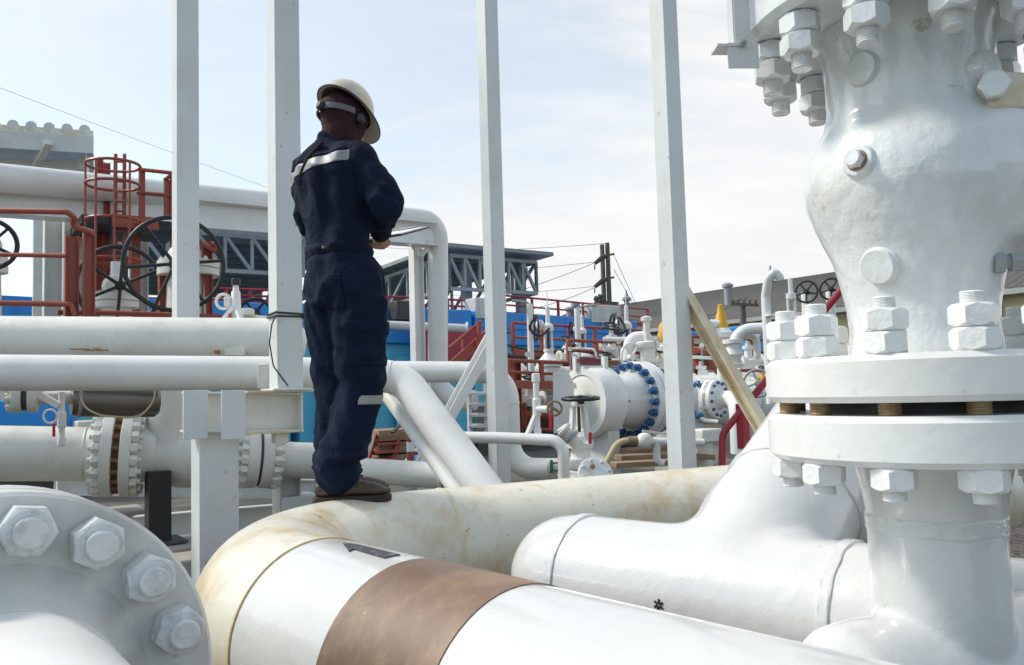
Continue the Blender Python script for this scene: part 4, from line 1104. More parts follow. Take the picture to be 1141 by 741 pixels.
ctr = [container('long blue container at the far left behind the red guard rail', -60, 13.2, 150, 15.2, 327, 334),
       container('blue container behind the handwheel at the left', 152, 15.2, 330, 17.0, 333, 337),
       container('blue container directly behind the man with a crimson door below', 332, 17.0, 528, 19.6, 337, 345),
       container('rightmost blue container below the power pole', 530, 19.6, 712, 24.5, 345, 358)]
t, a, b, nn, zt = ctr[2]
q = W(500, 386, 18.6); MB().box(q, U3, -N3, Z, 1.5, .05, .9).build('crimson_door', CRIM, t, .01)
# rail on top of the containers
def top_rail(label, xa, ya, da, xb, yb, db, hpx, n, mat=CRIM, base=True, rr=.028):
    a = W(xa, ya, da); b = W(xb, yb, db); h = pr(hpx, (da+db)/2)
    t = thing('tube_railing', label, 'railing', (a+b)/2, 'crimson and red tube railings')
    MB().cyl(a+Z*h, b+Z*h, rr, 10).build('top_rail', mat, t); MB().cyl(a+Z*h*.5, b+Z*h*.5, rr*.85, 8).build('mid_rail', mat, t)
    if base: MB().beam(a, b, .05, .12).build('toe_plate', mat, t)
    for k in range(n+1):
        p = a.lerp(b, k/n); MB().beam(p, p+Z*h, rr*2, rr*2).build('rail_post', mat, t)
    return t
top_rail('crimson tube railing on the container left of the man', 225, 335, 16.5, 330, 338, 17.6, 14, 4)
top_rail('crimson tube railing on top of the containers under the shed', 432, 345, 18.8, 560, 350, 20.8, 14, 4)
top_rail('crimson tube railing on the right container before the power pole', 562, 350, 20.8, 722, 362, 25.2, 19, 6)
top_rail('red tube railing of the platform behind the gate valves', 572, 392, 15.0, 715, 396, 17.5, 30, 5, REDP)
top_rail('low red tube railing in front of the gate valves', 566, 428, 12.0, 640, 430, 12.6, 26, 2, REDP)
top_rail('red tube railing right of the centre right post', 772, 410, 14.0, 860, 412, 15.0, 34, 4, REDP)
top_rail('red tube railing behind the launcher flange', 634, 402, 12.6, 722, 404, 13.6, 22, 3, REDP)
# red stair behind the man
t = thing('red_stair', 'red steel stair with tube handrails between the down pipe and the slim post', 'stair', W(530, 420, 14))
for dd in (0, .7):
    MB().beam(W(498, 412, 14+dd), W(548, 368, 14.6+dd), .03, .16).build('stringer', REDP, t)
    MB().cyl(W(500, 388, 14+dd), W(536, 358, 14.5+dd), .03, 8).build('handrail', REDP, t)
    for px_, yb_, yt_ in ((517, 400, 374), (534, 386, 358)):
        a, b = vert(px_, yb_, yt_, 14.3+dd); MB().beam(a, b, .06, .06).build('rail_post', REDP, t)
for k in range(6):
    p = W(500+9*k, 411-8*k, 14.2+.1*k); MB().ubox(tuple(p+V((.1,.3,0))), .22, .7, .03).build('tread', DARK, t)
# grey shelving ladder under the stair
t = thing('grey_rack', 'grey steel step rack behind the slanting pipes', 'rack', W(533, 490, 11))
for px_ in (524, 543):
    a, b = vert(px_, 490, 425, 11); MB().beam(a, b, .05, .05).build('upright', GREYP, t)
for k in range(5):
    y_ = 438+12*k; MB().box((W(524,y_,11)+W(543,y_+.5,11))/2, RI, fw, UP, .26, .2, .03).build('shelf', GREYP, t)
t = thing('red_step', 'small red steel step ladder left of the red and white pole', 'steps', W(430, 515, 10.5))
for k in range(3):
    p = W(424+3*k, 512-9*k, 10.4+.12*k); MB().ubox(tuple(p), .32, .25, .03).build('tread', REDP, t)
for dx in (-.18, .18):
    MB().beam(W(423, 518, 10.3)+U3*dx, W(433, 484, 10.7)+U3*dx, .03, .07).build('stringer', REDP, t)
t = thing('barrier_pole', 'upright red and white striped pole with a leaning striped strut', 'pole', W(458, 522, 9.5))
PWW = WHITE
a, b = vert(458, 524, 482, 9.5)
for k in range(4):
    MB().cyl(a.lerp(b, k/4), a.lerp(b, (k+1)/4), .047, 14).build('band', REDP if k % 2 else WHITE, t)
a, b = W(446, 524, 9.5), W(476, 492, 9.7)
for k in range(5):
    MB().cyl(a.lerp(b, k/5), a.lerp(b, (k+1)/5), .045, 14).build('strut_band', WHITE if k % 2 else REDP, t)
t = thing('timber_crate', 'weathered timber crate behind the red step', 'crate', W(440, 500, 11))
q = W(440, 492, 11)
for k in range(3): MB().ubox((q.x, q.y, q.z-.22+.16*k), .75, .6, .14).build('plank', WOODM, t, .008)
MB().beam(W(437, 482, 10.3), W(455, 465, 10.6), .05, .02).build('folding_rail', BLACK, t)
# blue cloth/blue box hints low down
tag(MB().ubox(tuple(W(484, 518, 9.0)), .35, .3, .22).build('blue_box', BLUE, None, .02), 'small blue box low behind the slanting pipes', 'box')
# ================================================================== launcher with round door and blue bolts
LD = V((.79, .613, 0)).normalized()
o = W(651, 448, 10.0)
t = thing('pipeline_launcher', 'white launcher vessel with round door and blue bolted flange', 'vessel', W(680, 520, 10.4))
rR = pr(40, 10.0)
MB().lathe([(rR*.74,-.02),(rR*.76,-.045),(rR*.96,-.04),(rR,-.01),(rR,.30),(rR*.96,.33),(rR*.8,.34)], o, LD, 64).build('closure_ring', WHITE, t)
MB().lathe([(.01,-.055),(rR*.60,-.05),(rR*.73,-.03),(rR*.74,.0),(rR*.74,.05)], o, LD, 56).build('door', WORN, t)
q = o+LD*.92; rF3 = pr(42.5, 10.6)
MB().lathe([(rR*.74,.3),(rR*.74,.62),(rR*.8,.72),(rR*.86,.81)], o, LD, 56).build('shell', WHITE, t)
MB().lathe([(rF3*.6,-.11),(rF3-.01,-.11),(rF3,-.10),(rF3,-.008),(rF3*.6,-.006)], q, LD, 64).build('flange', WHITE, t)
MB().lathe([(rF3*.6,.006),(rF3,.008),(rF3,.11),(rF3-.01,.12),(rF3*.72,.121),(rF3*.66,.3),(rF3*.62,.7),(rF3*.62,3.0)], q, LD, 64).build('rear_flange', WHITE, t)
bbm = bolt_mb(.092, .055, 1, .03, .05, 4).mesh('stud_bolt', ang=28); bbm.materials.append(BLUEB)
x = LD.cross(Z).normalized(); y = LD.cross(x)
for k in range(20):
    a = 2*math.pi*k/20+.05; p = q+(x*math.cos(a)+y*math.sin(a))*(rF3*.89)
    inst('stud_bolt', bbm, along(-LD, p-LD*.11), t); inst('stud_bolt', bbm, along(LD, p+LD*.12), t)
# hinge plate, lugs, latch on the door ring
MB().prism([W(616,415,9.8), W(628,415,9.85), W(634,428,9.9), W(634,470,9.9), W(627,482,9.85), W(617,483,9.8)], LD*.08).build('hinge_plate', WHITE, t)
for px_ in (642, 674):
    a, b = vert(px_, 412, 397, 10.05); MB().beam(a, b, .06, .06).build('lug', WHITE, t)
MB().box(W(657, 402, 10.05), U3, -N3, Z, .34, .06, .05).build('lock_bar', mkpaint('maroon bar', (.16,.02,.04), .45), t)
lt = MB(); lt.beam(W(672, 451, 9.85), W(702, 447, 9.95), .035, .03); lt.beam(W(696, 450, 9.9), W(698, 469, 9.9), .03, .025); lt.build('latch', GALV, t)
MB().box(W(673.5, 452, 9.8), RI, fw, UP, .06, .06, .07).build('latch_block', DARK, t, .005)
MB().lathe([(.03,-.02),(.034,.01),(.02,.03)], o+x*(-.12)+Z*.22-LD*.05, -LD, 14).build('door_knob', WORN, t)
for k_ in (.2, 1.6):
    p = o+LD*k_; MB().box(V((p.x, p.y, p.z-.75)), U3, -N3, Z, .18, .6, .8).build('saddle', GREYP, t)
# ---- front yoke valve with flat black handwheel
t = thing('yoke_valve', 'white yoke valve with a flat black handwheel before the launcher door', 'valve', W(648, 520, 7.4))
hw = W(647, 444, 7.4); hw_ = handwheel('handwheel', hw, (Z+V((0,-.06,0))), pr(20, 7.4), .016, 4, BLACK, t, .035, .4)
a, b = vert(647, 520, 444, 7.4)
MB().cyl(V((a.x,a.y,b.z-.3)), b, .014).build('stem', DARK, t)
yk = MB(); zz = W(647, 449, 7.4).z; z2 = W(647, 490, 7.4).z
for s_ in (-1, 1): yk.beam(V((a.x,a.y,z2))+RI*(.075*s_), V((a.x,a.y,zz))+RI*(.045*s_), .045, .04)
yk.lathe([(.055,-.03),(.06,0),(.055,.03)], (a.x, a.y, zz), Z, 18); yk.build('yoke', WHITE, t)
MB().lathe([(.10,-.25),(.13,-.2),(.13,-.165),(.09,-.16),(.085,-.08),(.125,-.07),(.125,-.03),(.08,-.02),(.06,.03)], (a.x,a.y,z2), Z, 28).build('bonnet', WHITE, t)
ring_bolts('stud_bolt', bolt_mb(.026,.018,1,.008,.012,3).mesh('stud_bolt', ang=28), V((a.x,a.y,z2-.028)), Z, .108, 8, t, 0, WORN)
MB().box(V((a.x,a.y,z2-.3))+RI*.08, U3, -N3, Z, .34, .24, .06).build('base_flange', GREYP, t, .01)
MB().lathe([(.11,0),(.12,.01),(.12,.3)], V((a.x,a.y,z2-.62)), Z, 28).build('body', WHITE, t)
MB().box(W(657.5, 488, 7.2), RI, fw, UP, .03, .015, .10).build('lever', REDH, t, .004)
MB().sweep([W(626, 476, 7.3), W(632, 484, 7.3), W(646, 498, 7.35)], .055, 16).build('side_branch', WORN, t)
for k_ in (0, 1): MB().disc(W(627+9*k_, 478+8*k_, 7.28), V((.7,-.1,-.7)), .075, .03, 20).build('branch_flange', GALV if k_ else WORN, t)
# ---- round end flange in front
t = thing('blind_flange', 'low white blind flange with a rust spot below the flat black handwheel', 'flange', W(662, 528, 7.0))
fo = W(664, 528, 7.0); fd = V((.15,-.7,.35)).normalized()
MB().lathe([(.14,-.05),(.15,-.045),(.15,.0),(.145,.004),(.05,.006)], fo, fd, 36).build('disc', WHITE, t)
MB().lathe([(.022,.0),(.024,.008),(.01,.012)], fo+UP*.06-RI*.03, fd, 12).build('rusty_plug', STUDR, t)
MB().cyl(fo-fd*.5, fo-fd*.04, .10, 24).build('neck', WHITE, t)
ring_bolts('stud_bolt', bolt_mb(.028,.018,1,.008,.008,3).mesh('stud_bolt', ang=28), fo+fd*.003, fd, .12, 8, t, .2, WORN)
# ---- ball valve with beige hose
t = thing('ball_valve', 'small white ball valve with a lever joined to the beige hose', 'valve', W(718, 495, 8.2))
MB().sphere(W(718, 491, 8.2), .085, .07, .08).build('ball_body', WORN, t)
MB().cyl(W(700, 491, 8.2), W(712, 491, 8.2), .045, 16).build('coupling', STUDR, t)
MB().beam(W(716, 480, 8.1), W(745, 484, 8.1), .035, .02).build('lever', WORN, t)
MB().sweep(fillet([W(722, 491, 8.2), W(735, 492, 8.2), W(784, 493, 8.25)], .1), .038, 16).build('outlet_pipe', WHITE, t)
MB().tube([W(732, 492, 8.2), W(732, 515, 8.2), W(740, 516, 8.2)], .035, .06, 14).build('drop_pipe', WHITE, t)
tag(MB().tube([W(702, 491, 8.2), W(690, 490, 8.2), W(684, 500, 8.15), W(672, 522, 8.1)], .032, .25, 14).build('hose', SAND), 'curved beige hose hanging from the small ball valve', 'hose')
# green lever valve at the end of the stepped pipe
t = thing('drain_valve', 'small valve with a green lever at the end of the stepped white pipe', 'valve', W(617, 530, 6.2))
MB().box(W(614.5, 520, 6.15), RI, fw, UP, .022, .012, .10).build('lever', GREEN, t, .004)
MB().lathe([(.05,0),(.06,.01),(.06,.03),(.035,.035),(.03,.08)], W(611, 522, 6.25), V((.9,-.3,0)), 20).build('body', WORN, t)
MB().torus(W(619, 520, 6.2), fw, .03, .008, 18, 8).build('yoke_ring', STUDR, t)

# ================================================================== standing gate valves behind
def gate_valve(label, px, yb, d, s, sphere=True, wheel=True, ms=WHITE):
    b = W(px, yb, d)
    t = thing('gate_valve', label, 'valve', b, 'white rising stem gate valves')
    q = b.copy()
    MB().lathe([(.30*s,-.35*s),(.30*s,-.05*s),(.27*s,0),(.33*s,.01*s),(.33*s,.07*s),(.30*s,.075*s)], q, Z, 32).build('body', ms, t)
    MB().lathe([(.33*s,.085*s),(.33*s,.14*s),(.28*s,.15*s),(.20*s,.24*s),(.12*s,.33*s),(.10*s,.42*s)], q, Z, 32).build('bonnet', ms, t)
    ring_bolts('stud_bolt', bolt_mb(.05*s,.03*s,1,.015*s,.02*s,3).mesh('stud_bolt', ang=28), q+Z*.142*s, Z, .295*s, 12, t, 0, ms)
    yk = MB()
    for k in (-1, 1): yk.beam(q+Z*.40*s+RI*(.09*s*k), q+Z*.92*s+RI*(.075*s*k), .05*s, .05*s)
    yk.lathe([(.13*s,.38*s),(.13*s,.44*s),(.10*s,.45*s)], q, Z, 24); yk.lathe([(.10*s,.88*s),(.14*s,.9*s),(.14*s,1.02*s),(.1*s,1.06*s),(.07*s,1.1*s)], q, Z, 24)
    yk.build('yoke', ms, t)
    MB().lathe([(.03*s,.4*s),(.03*s,1.0*s)], q, Z, 12).build('stem', DARK, t)
    MB().lathe([(.055*s,1.08*s),(.055*s,1.5*s),(.03*s,1.52*s),(.012*s,1.53*s),(.010*s,1.9*s)], q, Z, 16).build('stem_guard', ms, t)
    if sphere: MB().sphere(q+Z*1.05*s-RI*.2*s, .11*s, .11*s, .13*s).build('gearbox', ms, t)
    if wheel:
        handwheel('handwheel', q+Z*.97*s-RI*.32*s+fw*.1, V((1,.25,0)), .33*s, .016, 4, BLACK, t, .04)
gate_valve('white gate valve with a tall bare stem left of the launcher door', 612, 409, 13.5, .66)
gate_valve('white gate valve with a tall stem above the launcher door', 650, 402, 15.0, .55, True, True)
gate_valve('white gate valve with a rust brown yoke above the blue bolts', 700, 404, 13.6, .62, True, True)
# horizontally running body with wide flange under the first gate valve
t = thing('valve_header', 'white pipe header with bolted flange under the tall gate valve', 'pipe', W(600, 440, 13.5))
MB().lathe([(.2,-.9),(.22,-.6),(.24,0),(.22,.6),(.2,.9)], W(612, 424, 13.6), U3, 32).build('header', WORN, t)
for s_ in (-.75, .75): MB().disc(W(612, 424, 13.6)+U3*s_, U3, .34, .09, 36).build('flange', WORN, t)
# small valve with inclined wheel & regulator behind launcher
t = thing('control_valve', 'white control valve with a small spoked wheel right of the gate valves', 'valve', W(722, 410, 12.0))
MB().lathe([(.17,0),(.17,.05),(.11,.06),(.11,.2),(.16,.21),(.18,.24),(.18,.29),(.15,.31)], W(722, 404, 12.0), Z, 28).build('body', WORN, t)
MB().lathe([(.05,.30),(.05,.6),(.08,.61),(.08,.66),(.03,.68)], W(722, 404, 12.0), Z, 16).build('stem', WORN, t)
handwheel('handwheel', W(704, 398, 11.9), V((.55,-.8,0)), .2, .02, 5, WHITE, t)
MB().tube([W(700, 402, 12.1), W(702, 377, 12.1), W(722, 375, 12.1), W(724, 384, 12.1)], .09, .13, 18).build('bypass_pipe', WHITE, t)
MB().cyl(W(672, 378, 12.3), W(704, 378, 12.3), .035, 12).build('sensing_line', WHITE, t)
# thin lamp posts/instrument posts
for px_, yb_, yt_, d_, lab in ((593, 440, 338, 13.0, 'thin white hooked lamp post left of the gate valve'), (646, 440, 343, 14.5, 'thin white hooked lamp post above the launcher door')):
    a, b = vert(px_, yb_, yt_, d_)
    t = thing('lamp_post', lab, 'lamp post', a, 'thin white lamp posts')
    MB().cyl(a, b, .05, 12).build('pole', WHITE, t)
    MB().tube([b-Z*.02, b+Z*.02-RI*.02, b+Z*.05-RI*.16, b+Z*.06-RI*.22] if d_ < 14 else [b, b+Z*.03+RI*.05, b+Z*.06+RI*.3], .018, None, 8).build('arm', GALV, t)
    MB().box(b+Z*.05+RI*(-.22 if d_ < 14 else .3), RI, fw, UP, .12, .08, .04).build('lamp_head', GALV, t, .01)

# ================================================================== right of the centre right post
t = thing('launcher_barrel', 'fat white horizontal barrel with pads behind the rusty brace', 'vessel', W(800, 480, 10.8))
a, b = W(735, 447, 11.0), W(905, 450, 11.4)
MB().sweep([a, b], pr(25, 11), 40).build('barrel', WHITE, t)
for px_ in (776, 838): MB().torus(W(px_, 447, 11.0+.4*(px_-735)/170), b-a, pr(25.2,11), .02, 40, 8).build('band', GREYP, t)
for px_ in (760, 830): MB().box(W(px_, 490, 11.1), U3, -N3, Z, .3, .5, .5).build('saddle', GREYP, t)
t = thing('flanged_elbow', 'white elbow with a small blue bolted flange behind the rusty brace', 'pipe', W(820, 480, 9.3))
fo = W(790, 445, 9.3); fd = V((-.75, .66, 0)).normalized()
MB().lathe([(.1,-.13),(.21,-.12),(.22,-.11),(.22,-.03),(.1,-.03)], fo, fd, 40).build('flange', WHITE, t)
MB().lathe([(.1,.0),(.22,.0),(.22,.07),(.21,.08),(.13,.085),(.11,.16)], fo, -fd, 40).build('rear_flange', WHITE, t)
bs = bolt_mb(.06,.04,1,.018,.03,3).mesh('stud_bolt', ang=28); bs.materials.append(BLUEB)
ring_bolts('stud_bolt', bs, fo+fd*.12, fd, .185, 12, t, .1); ring_bolts('stud_bolt', bs, fo-fd*.075, -fd, .185, 12, t, .1)
MB().tube([fo-fd*.1, fo-fd*.30, W(822, 452, 8.9), W(824, 505, 8.9)], pr(9.5, 9.1), .17, 26).build('elbow', WHITE, t)
t = thing('square_valve', 'short grey white block valve at the foot of the centre right post', 'valve', W(775, 500, 10.0))
MB().box(W(782, 485, 10), U3, -N3, Z, .35, .35, .16).build('bonnet', WORN, t, .02); MB().cyl(W(782, 492, 10), W(782, 520, 10), .13, 24).build('body', WORN, t)
# crimson handrail in front
t = thing('crimson_handrail', 'crimson handrail tube rising to the right behind the rusty brace', 'railing', W(830, 520, 5.4))
MB().tube([W(804, 540, 5.6), W(805, 483, 5.6), W(862, 414, 5.5), W(960, 296, 5.4)], pr(4, 5.5), .12, 16).build('handrail', CRIM, t)
a, b = vert(829, 500, 450, 5.55); MB().beam(a, b, .06, .06).build('rail_post', CRIM, t)
# ring handwheel grey
t = thing('grey_handwheel', 'thin grey handwheel behind the crimson handrail', 'handwheel', W(843, 450, 7.5))
handwheel('wheel', W(844, 427, 7.5), V((-.35,-1,.1)), pr(15, 7.5), .012, 4, GALV, t, .03)
MB().cyl(W(844, 427, 7.5), W(848, 440, 7.9), .02).build('shaft', GALV, t)
# gooseneck vent
t = thing('gooseneck_vent', 'tall white gooseneck vent pipe right of the relief valve', 'vent', W(859, 445, 8.5))
MB().tube([vert(859, 450, 330, 8.5)[0], vert(859, 450, 330, 8.5)[1], W(857, 304, 8.5), W(868, 304, 8.5), W(869, 312, 8.5)], pr(5, 8.5), .085, 20).build('vent_pipe', WHITE, t)
a, b = vert(858.5, 353, 350, 8.5); MB().lathe([(.05,0),(.056,.004),(.056,.02),(.05,.024)], a, Z, 20).build('collar', WHITE, t)
# pipe with bend at the right
t = thing('white_pipe', 'white pipe bending down to a small valve left of the gooseneck vent', 'pipe', W(820, 400, 10.5))
MB().tube([W(868, 365, 10.4), W(819, 367, 10.5), W(818, 395, 10.5)], pr(6.3, 10.5), .22, 22).build('pipe_run', WHITE, t)
MB().tube([W(826, 374, 10.6), W(843, 374, 10.6), W(844, 400, 10.6)], pr(4, 10.6), .1, 16).build('branch', WHITE, t)
MB().lathe([(.12,0),(.12,.05),(.08,.055),(.09,.12),(.12,.17),(.09,.25),(.08,.3),(.13,.31),(.13,.36),(.06,.37)], W(818, 410, 10.5), Z, 24).build('valve', WORN, t)
# relief valve
t = thing('relief_valve', 'yellow relief valve standing on white flanges behind the rusty brace', 'valve', W(804, 400, 11))
b = W(804.5, 384, 11)
MB().lathe([(.12,0),(.12,.08),(.16,.09),(.16,.16),(.13,.17),(.10,.22)], b, Z, 24).build('body', WHITE, t)
MB().lathe([(.08,.20),(.095,.22),(.095,.27),(.075,.31),(.065,.40),(.045,.43),(.045,.47),(.035,.49),(.035,.53),(.02,.54)], b, Z, 24).build('bonnet', YELL, t)
MB().lathe([(.06,0),(.06,.2),(.11,.21),(.11,.26)], W(803, 361, 11), -RI, 20).build('outlet', WHITE, t)
ring_bolts('stud_bolt', bolt_mb(.04,.03,1,.012,.02,3).mesh('stud_bolt', ang=28), W(803,361,11)-RI*.21, RI, .085, 8, t, 0, BLUEB)
MB().cyl(b-Z*.5, b, .08, 18).build('inlet_pipe', WORN, t)
t = thing('relief_valve', 'yellow relief valve half hidden by the centre right post', 'valve', W(740, 395, 12.5))
b = W(741, 392, 12.5); MB().lathe([(.13,0),(.13,.08),(.09,.1),(.09,.18)], b, Z, 20).build('body', WHITE, t)
MB().lathe([(.12,.17),(.12,.24),(.09,.3),(.08,.40),(.03,.46)], b, Z, 20).build('bonnet', YELL, t)
# far handwheels by the warehouse
for px_, py_, d_, lab in ((898.5, 325, 9.0, 'thin dark handwheel on a spindle left of another before the grey roof'), (926, 322, 9.0, 'thin dark handwheel touching the valve body edge')):
    t = thing('far_handwheel', lab, 'handwheel', W(px_, py_+60, d_), 'thin dark handwheels before the roof')
    handwheel('wheel', W(px_, py_, d_), V((-.55,-.8,.1)), pr(12, d_), .013, 5, BLACK, t, .03)
    MB().cyl(W(px_, py_, d_), W(px_+3, py_+1, d_+.3), .02).build('shaft', DARK, t)
    a, b = vert(px_+3, py_+75, py_, d_+.3); MB().cyl(a, b, .05, 14).build('stem', WHITE, t)
t = thing('stem_indicator', 'white valve stem with a slotted indicator just left of the near nuts', 'valve', W(886, 420, 6.0))
a, b = vert(886, 420, 340, 6.0); MB().cyl(a, V((a.x,a.y,b.z-.06)), .045, 16).build('guard', WHITE, t)
for s_ in (-1,1): MB().beam(V((a.x,a.y,b.z-.07))+RI*.025*s_, V((a.x,a.y,b.z+.06))+RI*.025*s_, .014, .014).build('yoke_arm', WHITE, t)
MB().lathe([(.036,.05),(.036,.09),(.016,.095),(.016,.2)], V((a.x,a.y,b.z)), Z, 16).build('stem', WHITE, t)
# clutter of small instrument pipes right of post
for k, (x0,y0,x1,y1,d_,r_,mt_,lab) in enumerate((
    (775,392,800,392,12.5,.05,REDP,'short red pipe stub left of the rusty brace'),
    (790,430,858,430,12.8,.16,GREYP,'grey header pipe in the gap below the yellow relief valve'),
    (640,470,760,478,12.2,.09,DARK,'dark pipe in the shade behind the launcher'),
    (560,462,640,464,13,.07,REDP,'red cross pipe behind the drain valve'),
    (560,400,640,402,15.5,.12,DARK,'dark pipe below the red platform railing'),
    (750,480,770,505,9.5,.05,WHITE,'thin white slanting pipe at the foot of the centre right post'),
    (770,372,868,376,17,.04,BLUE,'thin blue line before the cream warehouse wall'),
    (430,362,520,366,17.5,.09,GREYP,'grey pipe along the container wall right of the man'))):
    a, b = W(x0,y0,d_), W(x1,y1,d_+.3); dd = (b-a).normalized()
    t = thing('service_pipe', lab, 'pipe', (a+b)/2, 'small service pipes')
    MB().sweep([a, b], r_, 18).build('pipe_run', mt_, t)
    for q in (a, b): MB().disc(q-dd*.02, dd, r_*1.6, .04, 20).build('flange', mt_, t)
# instrument valves cluster
def small_valve(label, px, yb, d, s, mt_, wm=BLACK):
    s *= .75
    b = W(px, yb, d); t = thing('small_valve', label, 'valve', b, 'small hand valves around the launcher')
    MB().lathe([(.09*s,-.1*s),(.12*s,0),(.12*s,.04*s),(.07*s,.06*s),(.06*s,.2*s),(.09*s,.22*s),(.09*s,.27*s),(.04*s,.28*s),(.03*s,.45*s)], b, Z, 20).build('body', mt_, t)
    MB().sweep([b-U3*.25*s+Z*.02*s, b+U3*.25*s+Z*.02*s], .075*s, 16).build('run', mt_, t)
    for k in (-1,1): MB().disc(b+U3*(.25*s*k)+Z*.02*s, U3, .13*s, .04*s, 20).build('flange', mt_, t)
    handwheel('handwheel', b+Z*.42*s, Z+V((.2,-.5,0)), .14*s, .012*s+.004, 4, wm, t, .03*s)
for args in ((682, 392, 13.2, 1.3, WORN, 'small white valve just behind the top of the closure ring'), (735, 420, 12.5, 1.4, WHITE, 'small white valve with black wheel left of the centre right post'),
             (790, 402, 12.8, 1.3, REDP, 'small red painted valve left of the rusty brace'), (782, 425, 11.9, 1.1, WHITE, 'small white valve above the blue bolted elbow flange'),
             (834, 404, 12.0, 1.2, WHITE, 'small white valve behind the crimson handrail'), (632, 398, 14.2, 1.0, WORN, 'small white valve between the two tall gate valves'),
             (590, 446, 12.6, 1.2, WORN, 'small white valve above the drain valve'), (676, 424, 12.6, 1.2, GREEN, 'small green valve behind the closure ring'),
             (760, 405, 13.5, 1.2, WHITE, 'small white valve behind the centre right post'), (851, 424, 11.6, .55, YELL, 'small yellow valve at the gooseneck vent')):
    px_, yb_, d_, s_, mt_, lab = args; small_valve(lab, px_, yb_, d_, s_, mt_)
# equipment boxes, dark machinery in the shade
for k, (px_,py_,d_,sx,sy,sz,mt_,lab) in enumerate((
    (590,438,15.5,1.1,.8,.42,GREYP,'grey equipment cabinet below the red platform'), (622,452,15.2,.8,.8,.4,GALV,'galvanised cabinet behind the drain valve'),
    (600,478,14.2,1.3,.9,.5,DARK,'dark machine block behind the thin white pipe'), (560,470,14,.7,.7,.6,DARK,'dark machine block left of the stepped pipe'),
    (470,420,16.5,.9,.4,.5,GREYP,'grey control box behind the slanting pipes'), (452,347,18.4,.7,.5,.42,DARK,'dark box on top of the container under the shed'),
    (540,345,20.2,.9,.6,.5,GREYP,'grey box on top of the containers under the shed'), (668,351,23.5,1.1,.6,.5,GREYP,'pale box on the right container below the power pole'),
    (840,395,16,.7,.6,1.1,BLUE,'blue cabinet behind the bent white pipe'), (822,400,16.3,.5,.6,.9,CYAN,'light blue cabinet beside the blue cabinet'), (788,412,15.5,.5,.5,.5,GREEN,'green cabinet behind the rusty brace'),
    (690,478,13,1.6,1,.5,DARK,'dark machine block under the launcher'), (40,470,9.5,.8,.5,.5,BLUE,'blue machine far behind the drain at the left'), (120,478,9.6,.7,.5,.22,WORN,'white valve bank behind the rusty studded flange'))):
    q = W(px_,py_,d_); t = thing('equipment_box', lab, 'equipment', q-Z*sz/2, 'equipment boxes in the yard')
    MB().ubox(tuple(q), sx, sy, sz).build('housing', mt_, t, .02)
    MB().box(q+N3*(sy/2+.006)+Z*.02, U3, -N3, Z, sx*.8, .012, sz*.75).build('door', mt_, t, .004)
    MB().box(q+N3*(sy/2+.02)+U3*sx*.3, U3, -N3, Z, .03, .03, .1).build('handle', DARK, t, .004)
# timbers under the launcher
for k, (x0,y0,x1,y1,d_,lab) in enumerate(((682,518,745,515,9.0,'lowest timber plank on the stack below the beige hose'), (688,510,750,507,9.4,'middle timber plank on the stack below the beige hose'), (694,503,752,499,9.8,'rearmost timber plank of the stack below the ball valve'), (730,505,792,509,9.6,'timber plank at the foot of the centre right post'))):
    a, b = W(x0,y0,d_), W(x1,y1,d_+.2)
    tag(MB().beam(a, b, .22, .06).build('timber_plank', WOODM, None, .006), lab, 'plank', 'timber planks on the ground')
# side red legs & platform pieces under the gate valves
for k, (px_, yb_, yt_, d_, lab) in enumerate(((577,515,404,12.3,'red support column left of the drain valve'), (724,470,385,13.4,'red support column between the blue bolts and the post'), (776,470,405,13.8,'red support column just right of the centre right post'), (848,430,392,13.6,'red support column by the gooseneck vent'), (640,420,384,14.6,'red support column above the hinge plate'))):
    a, b = vert(px_, yb_, yt_, d_); t = thing('red_column', lab, 'column', a, 'red steel support columns')
    MB().ibeam(a, b, .13, .13, .012).build('shaft', REDP, t); MB().ubox(tuple(b), .22, .22, .02).build('cap_plate', REDP, t)

# ================================================================== warehouse and poles
A_ = W(590, 352, 49); B_ = W(945, 302, 31.5); hd_ = V((B_.x-A_.x, B_.y-A_.y, 0)).normalized()
t = thing('warehouse', 'long warehouse with a grey ribbed roof and cream walls at the right', 'warehouse', ((A_.x+B_.x)/2, (A_.y+B_.y)/2, 0))
bkv = V((-hd_.y, hd_.x, 0)); bkv = bkv if bkv.y > 0 else -bkv
Lw = (B_-A_).length; zr = (A_.z+B_.z)/2; zr += .35; ze = (W(768,361,38).z+W(853,343,34.5).z)/2-.45
a0 = V((A_.x, A_.y, ze)); b0_ = V((B_.x, B_.y, ze)); b0_ += hd_*8
dep_ = 6.0
up_r = bkv*dep_+Z*(zr-ze)
a0 -= bkv*dep_*.5; b0_ -= bkv*dep_*.5
nr = 90
rf = MB(); vs = []
nn_ = up_r.cross(hd_).normalized(); nn_ = nn_ if nn_.z > 0 else -nn_
for k in range(nr*4+1):
    p = a0.lerp(b0_, k/(nr*4)); o_ = nn_*(.05 if k % 4 in (1, 2) else 0)
    vs += [p+o_, p+up_r+o_]
rf.add(vs, [(2*k, 2*k+2, 2*k+3, 2*k+1) for k in range(nr*4)])
ro = rf.build('roof', GROOF, t, 0, 10); md = ro.modifiers.new('t', 'SOLIDIFY'); md.thickness = .05
MB().prism([a0+up_r, b0_+up_r, b0_+up_r*1+bkv*dep_-Z*(zr-ze), a0+up_r+bkv*dep_-Z*(zr-ze)], Z*.05).build('rear_roof', GROOF, t)
wa, wb_ = a0+bkv*.5, b0_+bkv*.5
MB().box((wa+wb_)/2-Z*(ze/2)+bkv*.05, hd_, bkv, Z, (wb_-wa).length, .12, ze).build('wall', CREAMW, t)
MB().box((a0+b0_)/2-Z*.08, hd_, bkv, Z, (b0_-a0).length, .14, .16).build('gutter', GALV, t)
